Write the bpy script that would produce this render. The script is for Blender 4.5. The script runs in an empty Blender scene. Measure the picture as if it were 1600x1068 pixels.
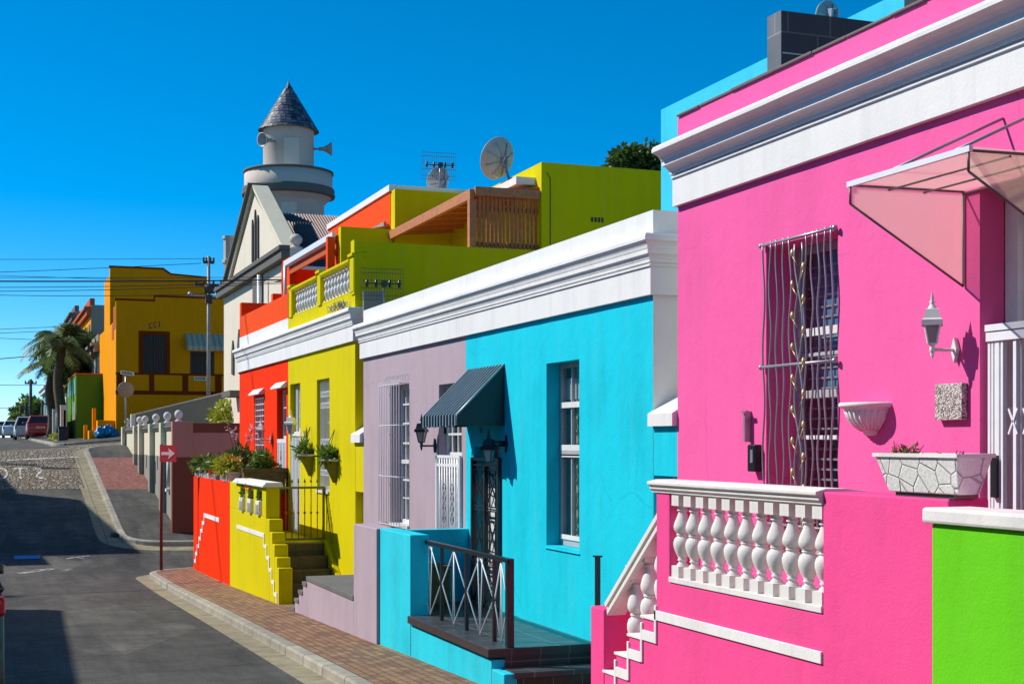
import bpy, bmesh, math, random
from mathutils import Vector, Matrix
random.seed(7)
C = bpy.context.scene.collection
PI = math.pi

# ---------------------------------------------------------------- camera model (metres, eye height = 0)
FPX, HY, CX = 2200.0, 690.0, 800.0
YAW = math.atan(820 / FPX)
SN, CS = math.sin(YAW), math.cos(YAW)
def ray(x, y):
    u = (x - CX) / FPX
    return (SN + u * CS, CS - u * SN, (HY - y) / FPX)
def onX(x, y, X):
    r = ray(x, y); t = X / r[0]; return (X, t * r[1], t * r[2])
def onY(x, y, Y):
    r = ray(x, y); t = Y / r[1]; return (t * r[0], Y, t * r[2])

# ground profile of the pavement along the street (the road lies KERB below it)
KERB = 0.12
PROF = [(-60, -0.6), (0, -1.92), (13, -2.36), (17, -2.48), (21.5, -2.62), (28.4, -2.85), (33.3, -2.95), (36, -2.93), (39.3, -2.49),
        (54.5, -0.1), (58, 0.08), (64, 0.2), (98, 0.45), (150, 0.5), (220, -3), (600, -22), (4000, -160)]
def lin(tab, y):
    if y <= tab[0][0]: return tab[0][1]
    for (a, b), (c, d) in zip(tab, tab[1:]):
        if y <= c: return b + (d - b) * (y - a) / (c - a)
    return tab[-1][1]
def sstep(a, b, x):
    t = max(0, min(1, (x - a) / (b - a))); return t * t * (3 - 2 * t)
def gz(x, y):
    z = sum(lin(PROF, y + k * 0.45) for k in (-2, -1, 0, 1, 2)) / 5
    cr = 0.08 * (x - 5.2) if x < 5.2 else 0.16 * (x - 5.2)
    cr = max(-0.42, min(3.0, cr))
    return z + cr * sstep(51, 61, y) * (1 - sstep(85, 130, y))
def rz(x, y): return gz(x, y) - KERB

# ---------------------------------------------------------------- mesh builder
class MB:
    def __init__(s): s.v = []; s.f = []; s.m = []; s.s = []
    def poly(s, pts, m=0, sm=False):
        n = len(s.v); s.v += [tuple(p) for p in pts]; s.f.append(tuple(range(n, n + len(pts)))); s.m.append(m); s.s.append(sm)
    def box(s, x0, x1, y0, y1, z0, z1, m=0):
        x0, x1 = min(x0, x1), max(x0, x1); y0, y1 = min(y0, y1), max(y0, y1); z0, z1 = min(z0, z1), max(z0, z1)
        n = len(s.v)
        s.v += [(x0, y0, z0), (x1, y0, z0), (x1, y1, z0), (x0, y1, z0), (x0, y0, z1), (x1, y0, z1), (x1, y1, z1), (x0, y1, z1)]
        for f in ((0, 3, 2, 1), (4, 5, 6, 7), (0, 1, 5, 4), (1, 2, 6, 5), (2, 3, 7, 6), (3, 0, 4, 7)):
            s.f.append(tuple(n + i for i in f)); s.m.append(m); s.s.append(False)
        return s
    def prism(s, pts, axis, a0, a1, m=0, sm=False):
        """polygon in the plane normal to AXIS ('x': (y,z), 'y': (x,z), 'z': (x,y)), extruded from a0 to a1"""
        def P(p, a): return {'x': (a, p[0], p[1]), 'y': (p[0], a, p[1]), 'z': (p[0], p[1], a)}[axis]
        n = len(pts); k = len(s.v)
        s.v += [P(p, a0) for p in pts] + [P(p, a1) for p in pts]
        s.f += [tuple(k + i for i in range(n)), tuple(k + n + i for i in reversed(range(n)))]; s.m += [m, m]; s.s += [False, False]
        for i in range(n):
            j = (i + 1) % n
            s.f.append((k + i, k + n + i, k + n + j, k + j)); s.m.append(m); s.s.append(sm)
        return s
    def tube(s, pts, r, n=6, m=0, cap=True):
        pts = [Vector(p) for p in pts]; rs = r if isinstance(r, (list, tuple)) else [r] * len(pts)
        k = len(s.v); up = None
        for i, p in enumerate(pts):
            a = pts[max(0, i - 1)]; b = pts[min(len(pts) - 1, i + 1)]
            d = (b - a).normalized()
            if up is None:
                up = Vector((0, 0, 1)) if abs(d.z) < .9 else Vector((1, 0, 0))
            sx = d.cross(up).normalized(); up = sx.cross(d).normalized()
            for j in range(n):
                t = 2 * PI * (j + .5) / n
                s.v.append(tuple(p + (sx * math.cos(t) + up * math.sin(t)) * rs[i]))
        for i in range(len(pts) - 1):
            for j in range(n):
                jj = (j + 1) % n
                s.f.append((k + i * n + j, k + i * n + jj, k + (i + 1) * n + jj, k + (i + 1) * n + j)); s.m.append(m); s.s.append(n > 4)
        if cap:
            s.f.append(tuple(k + j for j in reversed(range(n)))); s.m.append(m); s.s.append(False)
            e = k + (len(pts) - 1) * n
            s.f.append(tuple(e + j for j in range(n))); s.m.append(m); s.s.append(False)
        return s
    def bar(s, a, b, w, h=None, m=0):
        """rectangular bar from a to b, w across (horizontal), h upright"""
        h = h or w; a = Vector(a); b = Vector(b); d = (b - a).normalized()
        up = Vector((0, 0, 1)) if abs(d.z) < .95 else Vector((0, 1, 0))
        sx = d.cross(up).normalized(); up = sx.cross(d)
        k = len(s.v)
        for p in (a, b):
            for q in ((-1, -1), (1, -1), (1, 1), (-1, 1)):
                s.v.append(tuple(p + sx * q[0] * w / 2 + up * q[1] * h / 2))
        for f in ((3, 2, 1, 0), (4, 5, 6, 7), (0, 1, 5, 4), (1, 2, 6, 5), (2, 3, 7, 6), (3, 0, 4, 7)):
            s.f.append(tuple(k + i for i in f)); s.m.append(m); s.s.append(False)
        return s
    def lathe(s, prof, c, n=14, m=0, a0=0, a1=2 * PI, sm=True, rot=None):
        full = abs(a1 - a0 - 2 * PI) < 1e-6; cnt = n if full else n + 1; k = len(s.v); c = Vector(c)
        for r, z in prof:
            for j in range(cnt):
                t = a0 + (a1 - a0) * j / n
                p = Vector((r * math.cos(t), r * math.sin(t), z))
                if rot is not None: p = rot @ p
                s.v.append(tuple(c + p))
        for i in range(len(prof) - 1):
            for j in range(n):
                jj = (j + 1) % cnt
                s.f.append((k + i * cnt + j, k + i * cnt + jj, k + (i + 1) * cnt + jj, k + (i + 1) * cnt + j)); s.m.append(m); s.s.append(sm)
        return s
    def sweep(s, prof, path, m=0):
        """profile [(out, z)] along a path [(x, y, nx, ny)]: n is the (mitred) outward offset per unit"""
        k = len(s.v); n = len(prof)
        for x, y, nx, ny in path:
            for o, z in prof: s.v.append((x + nx * o, y + ny * o, z))
        for i in range(len(path) - 1):
            for j in range(n - 1):
                s.f.append((k + i * n + j, k + i * n + j + 1, k + (i + 1) * n + j + 1, k + (i + 1) * n + j)); s.m.append(m); s.s.append(False)
        s.f.append(tuple(k + j for j in range(n))); s.m.append(m); s.s.append(False)
        e = k + (len(path) - 1) * n
        s.f.append(tuple(e + j for j in reversed(range(n)))); s.m.append(m); s.s.append(False)
        return s
    def panel(s, fn, a0, a1, b0, b1, holes=(), m=0, mr=None):
        """flat wall in (a,b) with rectangular holes (a0,a1,b0,b1,depth); fn(a,b,d) gives the point"""
        mr = m if mr is None else mr
        A = sorted({a0, a1, *[h[0] for h in holes], *[h[1] for h in holes]}); B = sorted({b0, b1, *[h[2] for h in holes], *[h[3] for h in holes]})
        A = [a for a in A if a0 <= a <= a1]; B = [b for b in B if b0 <= b <= b1]
        for i in range(len(A) - 1):
            for j in range(len(B) - 1):
                ca, cb = (A[i] + A[i + 1]) / 2, (B[j] + B[j + 1]) / 2
                if any(h[0] < ca < h[1] and h[2] < cb < h[3] for h in holes): continue
                s.poly([fn(A[i], B[j], 0), fn(A[i + 1], B[j], 0), fn(A[i + 1], B[j + 1], 0), fn(A[i], B[j + 1], 0)], m)
        for h in holes:
            p = [(h[0], h[2]), (h[1], h[2]), (h[1], h[3]), (h[0], h[3])]
            for i in range(4):
                q, r = p[i], p[(i + 1) % 4]
                s.poly([fn(*q, 0), fn(*q, h[4]), fn(*r, h[4]), fn(*r, 0)], mr)
        return s
    def leaves(s, c, rad, n, size, m=0, shell=0.35, asp=2.2, droop=0.0):
        c = Vector(c)
        for _ in range(n):
            d = Vector((random.gauss(0, 1), random.gauss(0, 1), random.gauss(0, 1))).normalized()
            r = shell + (1 - shell) * random.random() ** .6
            p = c + Vector((d.x * rad[0], d.y * rad[1], d.z * rad[2])) * r
            a = Vector((random.gauss(0, 1), random.gauss(0, 1), random.gauss(0, .7) - droop)).normalized()
            a = (a + d * .7).normalized()
            b = a.cross(Vector((random.gauss(0, 1), random.gauss(0, 1), random.gauss(0, 1)))).normalized()
            l = size * random.uniform(.6, 1.3); w = l / asp
            s.poly([p, p + a * l * .5 + b * w * .5, p + a * l, p + a * l * .5 - b * w * .5], m)
        return s
    def build(s, name, mats, parent=None, bevel=0.0, weld=False, origin=None, seg=2):
        if not isinstance(mats, (list, tuple)): mats = [mats]
        o_ = Vector(origin) if origin is not None else (WORLD.get(parent.name, Vector()) if parent is not None else Vector())
        me = bpy.data.meshes.new(name)
        me.from_pydata([tuple(Vector(p) - o_) for p in s.v], [], s.f)
        for mt in mats: me.materials.append(mt)
        me.polygons.foreach_set('material_index', s.m); me.polygons.foreach_set('use_smooth', s.s)
        bm = bmesh.new(); bm.from_mesh(me)
        if weld: bmesh.ops.remove_doubles(bm, verts=bm.verts, dist=1e-4)
        bmesh.ops.recalc_face_normals(bm, faces=bm.faces)
        bm.to_mesh(me); bm.free(); me.update()
        ob = bpy.data.objects.new(name, me); C.objects.link(ob)
        if parent is not None:
            ob.parent = parent
            WORLD[ob.name] = o_
        else:
            ob.location = o_; WORLD[ob.name] = o_
        if bevel:
            md = ob.modifiers.new('bevel', 'BEVEL'); md.width = bevel; md.segments = seg; md.limit_method = 'ANGLE'; md.angle_limit = .6
        return ob
WORLD = {}
def tag(o, label=None, cat=None, group=None, kind=None):
    if label: o['label'] = label
    if cat: o['category'] = cat
    if group: o['group'] = group
    if kind: o['kind'] = kind
    return o
def thing(name, label, cat, loc=(0, 0, 0), group=None):
    o = bpy.data.objects.new(name, None); C.objects.link(o); o.location = loc; o.empty_display_size = .2
    WORLD[o.name] = Vector(loc)
    return tag(o, label, cat, group)
def dup(root, loc, label=None, rot=None, scale=None):
    r = root.copy(); C.objects.link(r); r.location = loc
    if rot is not None: r.rotation_euler = rot
    if scale is not None: r.scale = scale
    if label: r['label'] = label
    for ch in list(root.children):
        c = ch.copy(); C.objects.link(c); c.parent = r
        for g in ch.children:
            d = g.copy(); C.objects.link(d); d.parent = c
    return r
def copies(ob, parent, offs):
    for off in offs:
        c = ob.copy(); C.objects.link(c); c.parent = parent; c.location = Vector(ob.location) + Vector(off)

# ---------------------------------------------------------------- materials
def L(r, g, b, k=1.0):
    def f(c):
        c /= 255.0
        return c / 12.92 if c <= .04045 else ((c + .055) / 1.055) ** 2.4
    return tuple(min(.88, max(.004, f(c) * k)) for c in (r, g, b))
class NT:
    def __init__(s, name):
        s.m = bpy.data.materials.new(name); s.m.use_nodes = True; s.t = s.m.node_tree; s.n = s.t.nodes; s.b = s.n['Principled BSDF']
        s.tc = s.n.new('ShaderNodeTexCoord'); s.co = s.tc.outputs['Object']
    def new(s, typ, **kw):
        nd = s.n.new('ShaderNode' + typ)
        for k, v in kw.items():
            if k in nd.inputs: nd.inputs[k].default_value = v
            else: setattr(nd, k, v)
        return nd
    def link(s, a, b): s.t.links.new(a, b)
    def noise(s, scale, detail=4, rough=.55, stretch=None):
        co = s.co
        if stretch:
            mp = s.n.new('ShaderNodeMapping'); mp.inputs['Scale'].default_value = stretch; s.link(co, mp.inputs[0]); co = mp.outputs[0]
        nd = s.new('TexNoise', Scale=scale, Detail=detail, Roughness=rough); s.link(co, nd.inputs['Vector']); return nd.outputs['Fac']
    def ramp(s, fac, stops):
        r = s.n.new('ShaderNodeValToRGB'); s.link(fac, r.inputs[0])
        e = r.color_ramp.elements
        while len(e) < len(stops): e.new(.5)
        for k, (p, c) in zip(e, stops):
            k.position = p; k.color = (c if isinstance(c, tuple) else (c, c, c)) + (1,)
        return r.outputs[0]
    def mix(s, fac, a, b, mode='MIX'):
        mx = s.n.new('ShaderNodeMix'); mx.data_type = 'RGBA'; mx.blend_type = mode
        for i, x in ((0, fac), (6, a), (7, b)):
            if isinstance(x, (int, float)): mx.inputs[i].default_value = x
            elif isinstance(x, tuple): mx.inputs[i].default_value = x + (1,)
            else: s.link(x, mx.inputs[i])
        return mx.outputs[2]
    def math(s, op, a, b=None, c=None):
        nd = s.n.new('ShaderNodeMath'); nd.operation = op
        for i, x in enumerate((a, b, c)):
            if x is None: continue
            if isinstance(x, (int, float)): nd.inputs[i].default_value = x
            else: s.link(x, nd.inputs[i])
        return nd.outputs[0]
    def color(s, x):
        if isinstance(x, tuple): s.b.inputs['Base Color'].default_value = x + (1,)
        else: s.link(x, s.b.inputs['Base Color'])
    def bump(s, h, strength=.3, dist=.01, prev=None):
        bp = s.new('Bump', Strength=strength, Distance=dist); s.link(h, bp.inputs['Height'])
        if prev is not None: s.link(prev, bp.inputs['Normal'])
        s.link(bp.outputs[0], s.b.inputs['Normal']); return bp.outputs[0]
    def rough(s, x):
        if isinstance(x, (int, float)): s.b.inputs['Roughness'].default_value = x
        else: s.link(x, s.b.inputs['Roughness'])
def sc(c, k): return tuple(min(.9, x * k) for x in c)
def paint(name, c, rough=.75, var=.10, bump=.35, streak=True, cracks=False, fine=60, soot=0.0):
    """weathered masonry paint: mottling, faint run-off streaks, trowelled plaster relief"""
    t = NT(name)
    n1 = t.noise(.9, 6, .6); n2 = t.noise(2.3, 5, .6, (1.6, 1.6, .22) if streak else None)
    f = t.math('ADD', t.math('MULTIPLY', n1, .55), t.math('MULTIPLY', n2, .45))
    col = t.ramp(f, [(.30, sc(c, 1 - var * 1.5)), (.5, c), (.72, sc(c, 1 + var * .7))])
    sp = t.ramp(t.noise(9, 8, .7), [(.66, 0.0), (.74, 1.0)])
    pale = tuple(x * .86 + .015 * max(c) for x in c)
    col = t.mix(t.math('MULTIPLY', sp, .2), col, pale)
    if cracks:
        v = t.new('TexVoronoi', feature='DISTANCE_TO_EDGE', Scale=.55); 
        mp = t.new('Mapping'); mp.inputs['Scale'].default_value = (1, 1, .7)
        ds = t.new('TexNoise', Scale=2.5, Detail=6); t.link(t.co, ds.inputs['Vector'])
        av = t.mix(.22, (0., 0., 0.), ds.outputs['Color'])
        ad = t.n.new('ShaderNodeVectorMath'); ad.operation = 'ADD'; t.link(t.co, ad.inputs[0]); t.link(av, ad.inputs[1])
        t.link(ad.outputs[0], v.inputs['Vector'])
        ck = t.ramp(v.outputs['Distance'], [(.0, 1.0), (.006, 0.0)])
        gate = t.ramp(t.noise(.8, 2), [(.53, 0.0), (.6, 1.0)])
        col = t.mix(t.math('MULTIPLY', t.math('MULTIPLY', ck, gate), .24), col, sc(c, .35))
    if soot: col = t.mix(t.math('MULTIPLY', t.ramp(t.noise(3.2, 7, .7, (1.5, 1.5, .16)), [(.52, 0.0), (.72, 1.0)]), soot), col, (.30, .28, .25))
    t.color(col)
    t.rough(t.ramp(n1, [(.3, rough - .12), (.7, min(1, rough + .08))]))
    h = t.math('ADD', t.math('MULTIPLY', t.noise(fine, 4, .6), .35), t.math('MULTIPLY', t.noise(5, 6, .6), 1.0))
    t.bump(h, bump, .02)
    t.b.inputs['Specular IOR Level'].default_value = .03
    return t.m
def plain(name, c, rough=.5, metal=0, var=.0, bump=0, spec=.5, scale=8):
    t = NT(name)
    if var: t.color(t.ramp(t.noise(scale, 5, .6), [(.32, sc(c, 1 - var)), (.68, sc(c, 1 + var))]))
    else: t.color(c)
    t.rough(rough); t.b.inputs['Metallic'].default_value = metal; t.b.inputs['Specular IOR Level'].default_value = spec
    if bump: t.bump(t.noise(scale * 4, 5), bump, .01)
    return t.m
def leafmat(name, c1, c2):
    t = NT(name); g = t.n.new('ShaderNodeNewGeometry')
    f = t.math('ADD', t.math('MULTIPLY', g.outputs['Random Per Island'], .7), t.math('MULTIPLY', t.noise(1.5, 3), .4))
    t.color(t.ramp(f, [(.2, c1), (.85, c2)])); t.rough(.5); t.b.inputs['Specular IOR Level'].default_value = .3
    tr = t.n.new('ShaderNodeBsdfTranslucent'); tr.inputs[0].default_value = tuple(x * 1.2 for x in c2) + (1,)
    ms = t.n.new('ShaderNodeMixShader'); ms.inputs[0].default_value = .22
    t.link(t.b.outputs[0], ms.inputs[1]); t.link(tr.outputs[0], ms.inputs[2]); t.link(ms.outputs[0], t.n['Material Output'].inputs[0])
    return t.m
def glassmat(name, tint=(.88, .92, .92), rough=.02):
    t = NT(name); t.n.remove(t.b)
    tr = t.n.new('ShaderNodeBsdfTransparent'); tr.inputs[0].default_value = tint + (1,)
    gl = t.n.new('ShaderNodeBsdfGlossy'); gl.inputs['Roughness'].default_value = rough; gl.inputs[0].default_value = (.9, .95, 1, 1)
    fr = t.n.new('ShaderNodeLayerWeight'); fr.inputs[0].default_value = .5
    f = t.math('ADD', t.math('MULTIPLY', t.math('POWER', fr.outputs['Facing'], 4.0), .8), .06)
    ms = t.n.new('ShaderNodeMixShader'); t.link(f, ms.inputs[0]); t.link(tr.outputs[0], ms.inputs[1]); t.link(gl.outputs[0], ms.inputs[2])
    t.link(ms.outputs[0], t.n['Material Output'].inputs[0]); return t.m
def brickmat(name, c1, c2, cm, bw, bh, mortar=.01, plane='xy', rough=.8, bump=.5, off=.5, rot=0.0, var=.25):
    t = NT(name); mp = t.n.new('ShaderNodeMapping'); t.link(t.co, mp.inputs[0])
    mp.inputs['Rotation'].default_value = {'xy': (0, 0, rot), 'xz': (PI / 2, 0, 0), 'yz': (0, 0, 0)}[plane]
    co = mp.outputs[0]
    if plane in ('yz', 'xz'):
        sp = t.n.new('ShaderNodeSeparateXYZ'); t.link(t.co, sp.inputs[0]); cb = t.n.new('ShaderNodeCombineXYZ')
        t.link(sp.outputs[1 if plane == 'yz' else 0], cb.inputs[0]); t.link(sp.outputs[2], cb.inputs[1]); co = cb.outputs[0]
    br = t.new('TexBrick', offset=off); t.link(co, br.inputs['Vector'])
    for k, v in (('Scale', 1.0), ('Mortar Size', mortar), ('Brick Width', bw), ('Row Height', bh), ('Mortar Smooth', .2), ('Bias', 0.0)): br.inputs[k].default_value = v
    br.inputs['Color1'].default_value = c1 + (1,); br.inputs['Color2'].default_value = c2 + (1,); br.inputs['Mortar'].default_value = cm + (1,)
    n = t.ramp(t.noise(3.5, 7, .65), [(.25, 1 - var), (.75, 1 + var * .5)])
    t.color(t.mix(1.0, br.outputs['Color'], n, 'MULTIPLY')); t.rough(rough)
    h = t.math('ADD', t.math('MULTIPLY', br.outputs['Fac'], -1.0), t.math('MULTIPLY', t.noise(50, 4), .4))
    t.bump(h, bump, .008)
    return t.m

M = {}
M['pink'] = paint('pink_paint', L(252, 106, 172, .86), var=.08, bump=.42, cracks=True, soot=.05)
M['pink2'] = paint('pink_terrace_paint', L(250, 86, 154, .86), var=.08, bump=.40, soot=.06)
M['white'] = paint('white_paint', (.74, .735, .715), var=.06, bump=.22, fine=40, soot=.16)
M['offwhite'] = paint('offwhite_paint', (.72, .70, .665), var=.08, bump=.25, soot=.3)
M['cyan'] = paint('cyan_paint', L(32, 209, 230, .88), var=.13, bump=.42, cracks=True, soot=.07)
M['cyan2'] = paint('cyan_terrace_paint', L(52, 212, 232, .86), var=.18, bump=.45, soot=.10)
M['palecyan'] = paint('pale_cyan_paint', L(70, 205, 232, .86), var=.12, bump=.25)
M['lilac'] = paint('lilac_paint', L(195, 175, 185, .78), var=.10, bump=.3, cracks=True, soot=.12)
M['yellow'] = paint('lime_yellow_paint', L(226, 210, 0, .82), var=.08, bump=.3, soot=.06)
M['orange'] = paint('orange_paint', L(255, 58, 0, .86), var=.06, bump=.25)
M['orange2'] = paint('faded_orange_paint', L(255, 88, 36, .84), var=.05, bump=.2)
M['lime'] = paint('lime_green_paint', L(112, 214, 38, .84), var=.09, bump=.35, soot=.08)
M['mustard'] = paint('mustard_paint', L(250, 160, 0, .84), var=.08, bump=.25)
M['brownband'] = paint('brown_band_paint', L(140, 62, 20, .8), var=.08, bump=.2)
M['terracotta'] = paint('terracotta_trim_paint', L(205, 105, 70, .8), var=.08, bump=.2)
M['cream'] = paint('cream_paint', L(232, 224, 196, .80), var=.06, bump=.25)
M['beige'] = paint('mosque_beige_paint', L(236, 224, 202, .82), var=.07, bump=.25)
M['ringgrey'] = paint('grey_band_paint', L(120, 116, 108, .8), var=.06, bump=.2)
M['towerwhite'] = paint('tower_plaster', L(236, 220, 204, .70), var=.07, bump=.2)
M['greywall'] = paint('grey_wall_paint', L(160, 160, 148, .80), var=.08, bump=.25)
M['mauve'] = paint('mauve_wall_paint', L(216, 142, 128, .80), var=.06, bump=.25)
M['maroon'] = paint('maroon_wall_paint', L(150, 82, 66, .75), var=.08, bump=.25)
M['green'] = paint('deep_green_paint', L(96, 150, 48, .75), var=.08, bump=.25)
M['teal'] = paint('teal_paint', L(125, 175, 170, .8), var=.08, bump=.2)
M['rampgrey'] = paint('ramp_wall_plaster', L(165, 160, 146, .78), var=.10, bump=.3)
M['bounceroof'] = plain('tan_bounce_roof', (.48, .34, .23), .9, var=.15)  # tan tint on unseen flat roofs, chosen to bounce warm light on shaded walls
M['gutterwhite'] = plain('white_gutter_enamel', (.74, .74, .74), .35, var=.04)
M['woodwhite'] = plain('white_gloss_joinery', (.72, .72, .70), .35, var=.06)
M['greyjoin'] = plain('grey_joinery', (.40, .41, .42), .4, var=.06)
M['steelwhite'] = plain('white_steel', (.74, .75, .77), .35, var=.04)
M['frosted'] = plain('frosted_lamp_glass', (.40, .35, .33), .35, var=.06)
M['steelgrey'] = plain('galvanised_steel', (.33, .32, .35), .4, .5, var=.1)
M['black'] = plain('black_enamel', (.012, .013, .015), .32)
M['darkgate'] = plain('black_wrought_iron', (.014, .018, .02), .38)
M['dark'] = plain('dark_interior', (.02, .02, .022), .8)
M['glass'] = glassmat('window_glass')
M['curtain'] = plain('cream_curtain', L(225, 220, 175, .75), .9, var=.08, scale=20)
M['blueblind'] = plain('blue_roller_blind', (.10, .26, .46), .8, var=.06)
M['drape'] = plain('grey_drape', (.50, .50, .44), .9, var=.15, scale=12)
M['brownwall'] = plain('ochre_hall_wall', L(190, 140, 40, .6), .9, var=.06)
M['gold'] = plain('gilded_leaf', (.62, .50, .22), .4, .5, var=.15)
M['leaf'] = leafmat('mid_green_leaf', (.045, .10, .012), (.17, .27, .03))
M['leafy'] = leafmat('yellow_green_leaf', (.16, .20, .01), (.42, .44, .04))
M['leafdark'] = leafmat('dark_green_leaf', (.022, .055, .010), (.085, .15, .025))
M['palm'] = leafmat('palm_leaf', (.045, .085, .02), (.18, .24, .08))
M['redflower'] = leafmat('red_petal', (.45, .01, .01), (.75, .03, .03))
M['pinkflower'] = leafmat('pink_petal', (.55, .25, .35), (.8, .55, .65))
M['bark'] = plain('bark', (.10, .075, .05), .9, var=.3, bump=.5)
M['soil'] = plain('soil', (.05, .035, .025), 1, var=.3)
M['wood'] = plain('timber', L(200, 122, 66, .8), .6, var=.22, scale=14, bump=.2)
M['wooddark'] = plain('stained_timber', L(196, 108, 36, .8), .6, var=.22, scale=14, bump=.2)
M['planterbrown'] = plain('brown_fibre_planter', L(105, 82, 34, .7), .7, var=.3, bump=.4, scale=10)
M['potwhite'] = paint('white_glazed_pot', (.74, .73, .70), .6, .06, .12)
M['potgrey'] = paint('grey_pot', (.34, .33, .32), .7, .08, .15)
M['dish'] = plain('dish_grey_enamel', (.36, .35, .33), .5, var=.08)
M['rustred'] = plain('rust_red_post', L(120, 44, 36, .8), .6, var=.2, bump=.2)
M['signred'] = plain('red_sign_face', L(205, 12, 14, .85), .45, var=.05)
M['signpale'] = plain('faded_arrow_vinyl', L(250, 200, 195, .9), .5, var=.08)
M['signback'] = plain('sign_back_alloy', L(205, 165, 130, .75), .55, var=.06)
M['platewhite'] = plain('white_plate', (.70, .70, .68), .5, var=.05)
M['ink'] = plain('black_lettering', (.02, .02, .025), .6)
M['bluebag'] = plain('blue_plastic', L(20, 135, 185, .85), .3, var=.25, scale=6, bump=1.0)
def polymat():
    t = NT('milky_polycarbonate'); t.color((.78, .78, .62)); t.rough(.3)
    tr = t.n.new('ShaderNodeBsdfTransparent'); tr.inputs[0].default_value = (.95, .93, .90, 1)
    tl = t.n.new('ShaderNodeBsdfTranslucent'); tl.inputs[0].default_value = (.86, .82, .62, 1)
    a = t.n.new('ShaderNodeMixShader'); a.inputs[0].default_value = .65; t.link(t.b.outputs[0], a.inputs[1]); t.link(tl.outputs[0], a.inputs[2])
    b = t.n.new('ShaderNodeMixShader'); b.inputs[0].default_value = .30; t.link(tr.outputs[0], b.inputs[1]); t.link(a.outputs[0], b.inputs[2])
    t.link(b.outputs[0], t.n['Material Output'].inputs[0]); return t.m
M['polycarb'] = polymat()
M['oxide'] = plain('canopy_steel', (.16, .12, .11), .5, .3)
M['copper'] = plain('dark_pole', (.05, .042, .036), .8, var=.2)
M['wire'] = plain('cable_black', (.02, .02, .022), .6)
# ================================================================ SETTING: ground, road, pavements
def asphalt(name, c=(.052, .053, .055)):
    t = NT(name)
    big = t.noise(.42, 7, .68); mid = t.noise(2.4, 8, .72, (1, .3, 1)); fine = t.noise(34, 6, .75)
    f = t.math('ADD', t.math('ADD', t.math('MULTIPLY', big, .38), t.math('MULTIPLY', mid, .34)), t.math('MULTIPLY', fine, .30))
    col = t.ramp(f, [(.36, sc(c, .45)), (.50, c), (.66, sc(c, 1.9))])
    v = t.new('TexVoronoi', feature='DISTANCE_TO_EDGE', Scale=.22)
    ds = t.new('TexNoise', Scale=1.2, Detail=7); t.link(t.co, ds.inputs['Vector'])
    ad = t.n.new('ShaderNodeVectorMath'); ad.operation = 'ADD'; t.link(t.co, ad.inputs[0]); t.link(ds.outputs['Color'], ad.inputs[1]); t.link(ad.outputs[0], v.inputs['Vector'])
    ck = t.ramp(v.outputs['Distance'], [(0, 1.0), (.010, 0.0)])
    col = t.mix(t.math('MULTIPLY', ck, .6), col, (.02, .02, .02))
    pv = t.new('TexVoronoi', Scale=1.0); pm = t.new('Mapping'); pm.inputs['Scale'].default_value = (.55, .13, 0); t.link(t.co, pm.inputs[0]); t.link(pm.outputs[0], pv.inputs['Vector'])
    ps = t.n.new('ShaderNodeSeparateColor'); t.link(pv.outputs['Color'], ps.inputs[0])
    col = t.mix(1.0, col, t.ramp(ps.outputs[0], [(.0, .74), (.5, 1.0), (1, 1.22)]), 'MULTIPLY')
    col = t.mix(1.0, col, t.ramp(t.noise(1.0, 7, .7, (2.2, .16, 1)), [(.3, .66), (.5, 1.0), (.7, 1.34)]), 'MULTIPLY')
    col = t.mix(1.0, col, t.ramp(t.noise(1.0, 6, .75, (1.2, 7.0, 1)), [(.32, .72), (.5, 1.0), (.68, 1.32)]), 'MULTIPLY')
    st = t.ramp(t.noise(1.1, 8, .75, (1, .5, 1)), [(.60, 0.0), (.70, 1.0)])
    col = t.mix(t.math('MULTIPLY', st, .34), col, (.17, .16, .15))
    g = t.new('TexVoronoi', Scale=1.0); mp = t.new('Mapping'); mp.inputs['Scale'].default_value = (2.6, 2.6, 0); t.link(t.co, mp.inputs[0]); t.link(mp.outputs[0], g.inputs['Vector'])
    gum = t.ramp(g.outputs['Distance'], [(.03, 1.0), (.05, 0.0)])
    col = t.mix(t.math('MULTIPLY', gum, .5), col, (.2, .2, .2))
    t.color(col); t.rough(.88); t.b.inputs['Specular IOR Level'].default_value = .3
    t.bump(t.math('ADD', fine, t.math('MULTIPLY', mid, .5)), .35, .008)
    return t.m
M['asphalt'] = asphalt('asphalt', (.062, .058, .050))
M['tarmac'] = asphalt('pavement_tarmac', (.055, .052, .046))
M['ground'] = plain('bare_ground', (.09, .08, .065), .95, var=.25, scale=1)
M['pavers'] = brickmat('clay_pavers', L(186, 142, 98, .66), L(150, 104, 74, .60), (.065, .045, .03), .21, .105, .008, 'xy', .85, .5, rot=PI / 2, var=.35)
M['redpavers'] = brickmat('red_pavers', L(172, 100, 84, .72), L(138, 78, 68, .68), (.14, .08, .07), .21, .105, .006, 'xy', .85, .4, rot=PI / 2)
M['kerb'] = brickmat('kerb_concrete', L(186, 178, 160, .75), L(164, 158, 142, .75), (.08, .07, .06), 1.0, 3.0, .012, 'xy', .9, .5, rot=PI / 2, off=0, var=.4)
M['gutter'] = brickmat('gutter_concrete', L(172, 160, 128, .72), L(158, 148, 118, .72), (.09, .08, .06), 1.0, 3.0, .010, 'xy', .9, .4, rot=PI / 2, off=0, var=.45)
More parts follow.
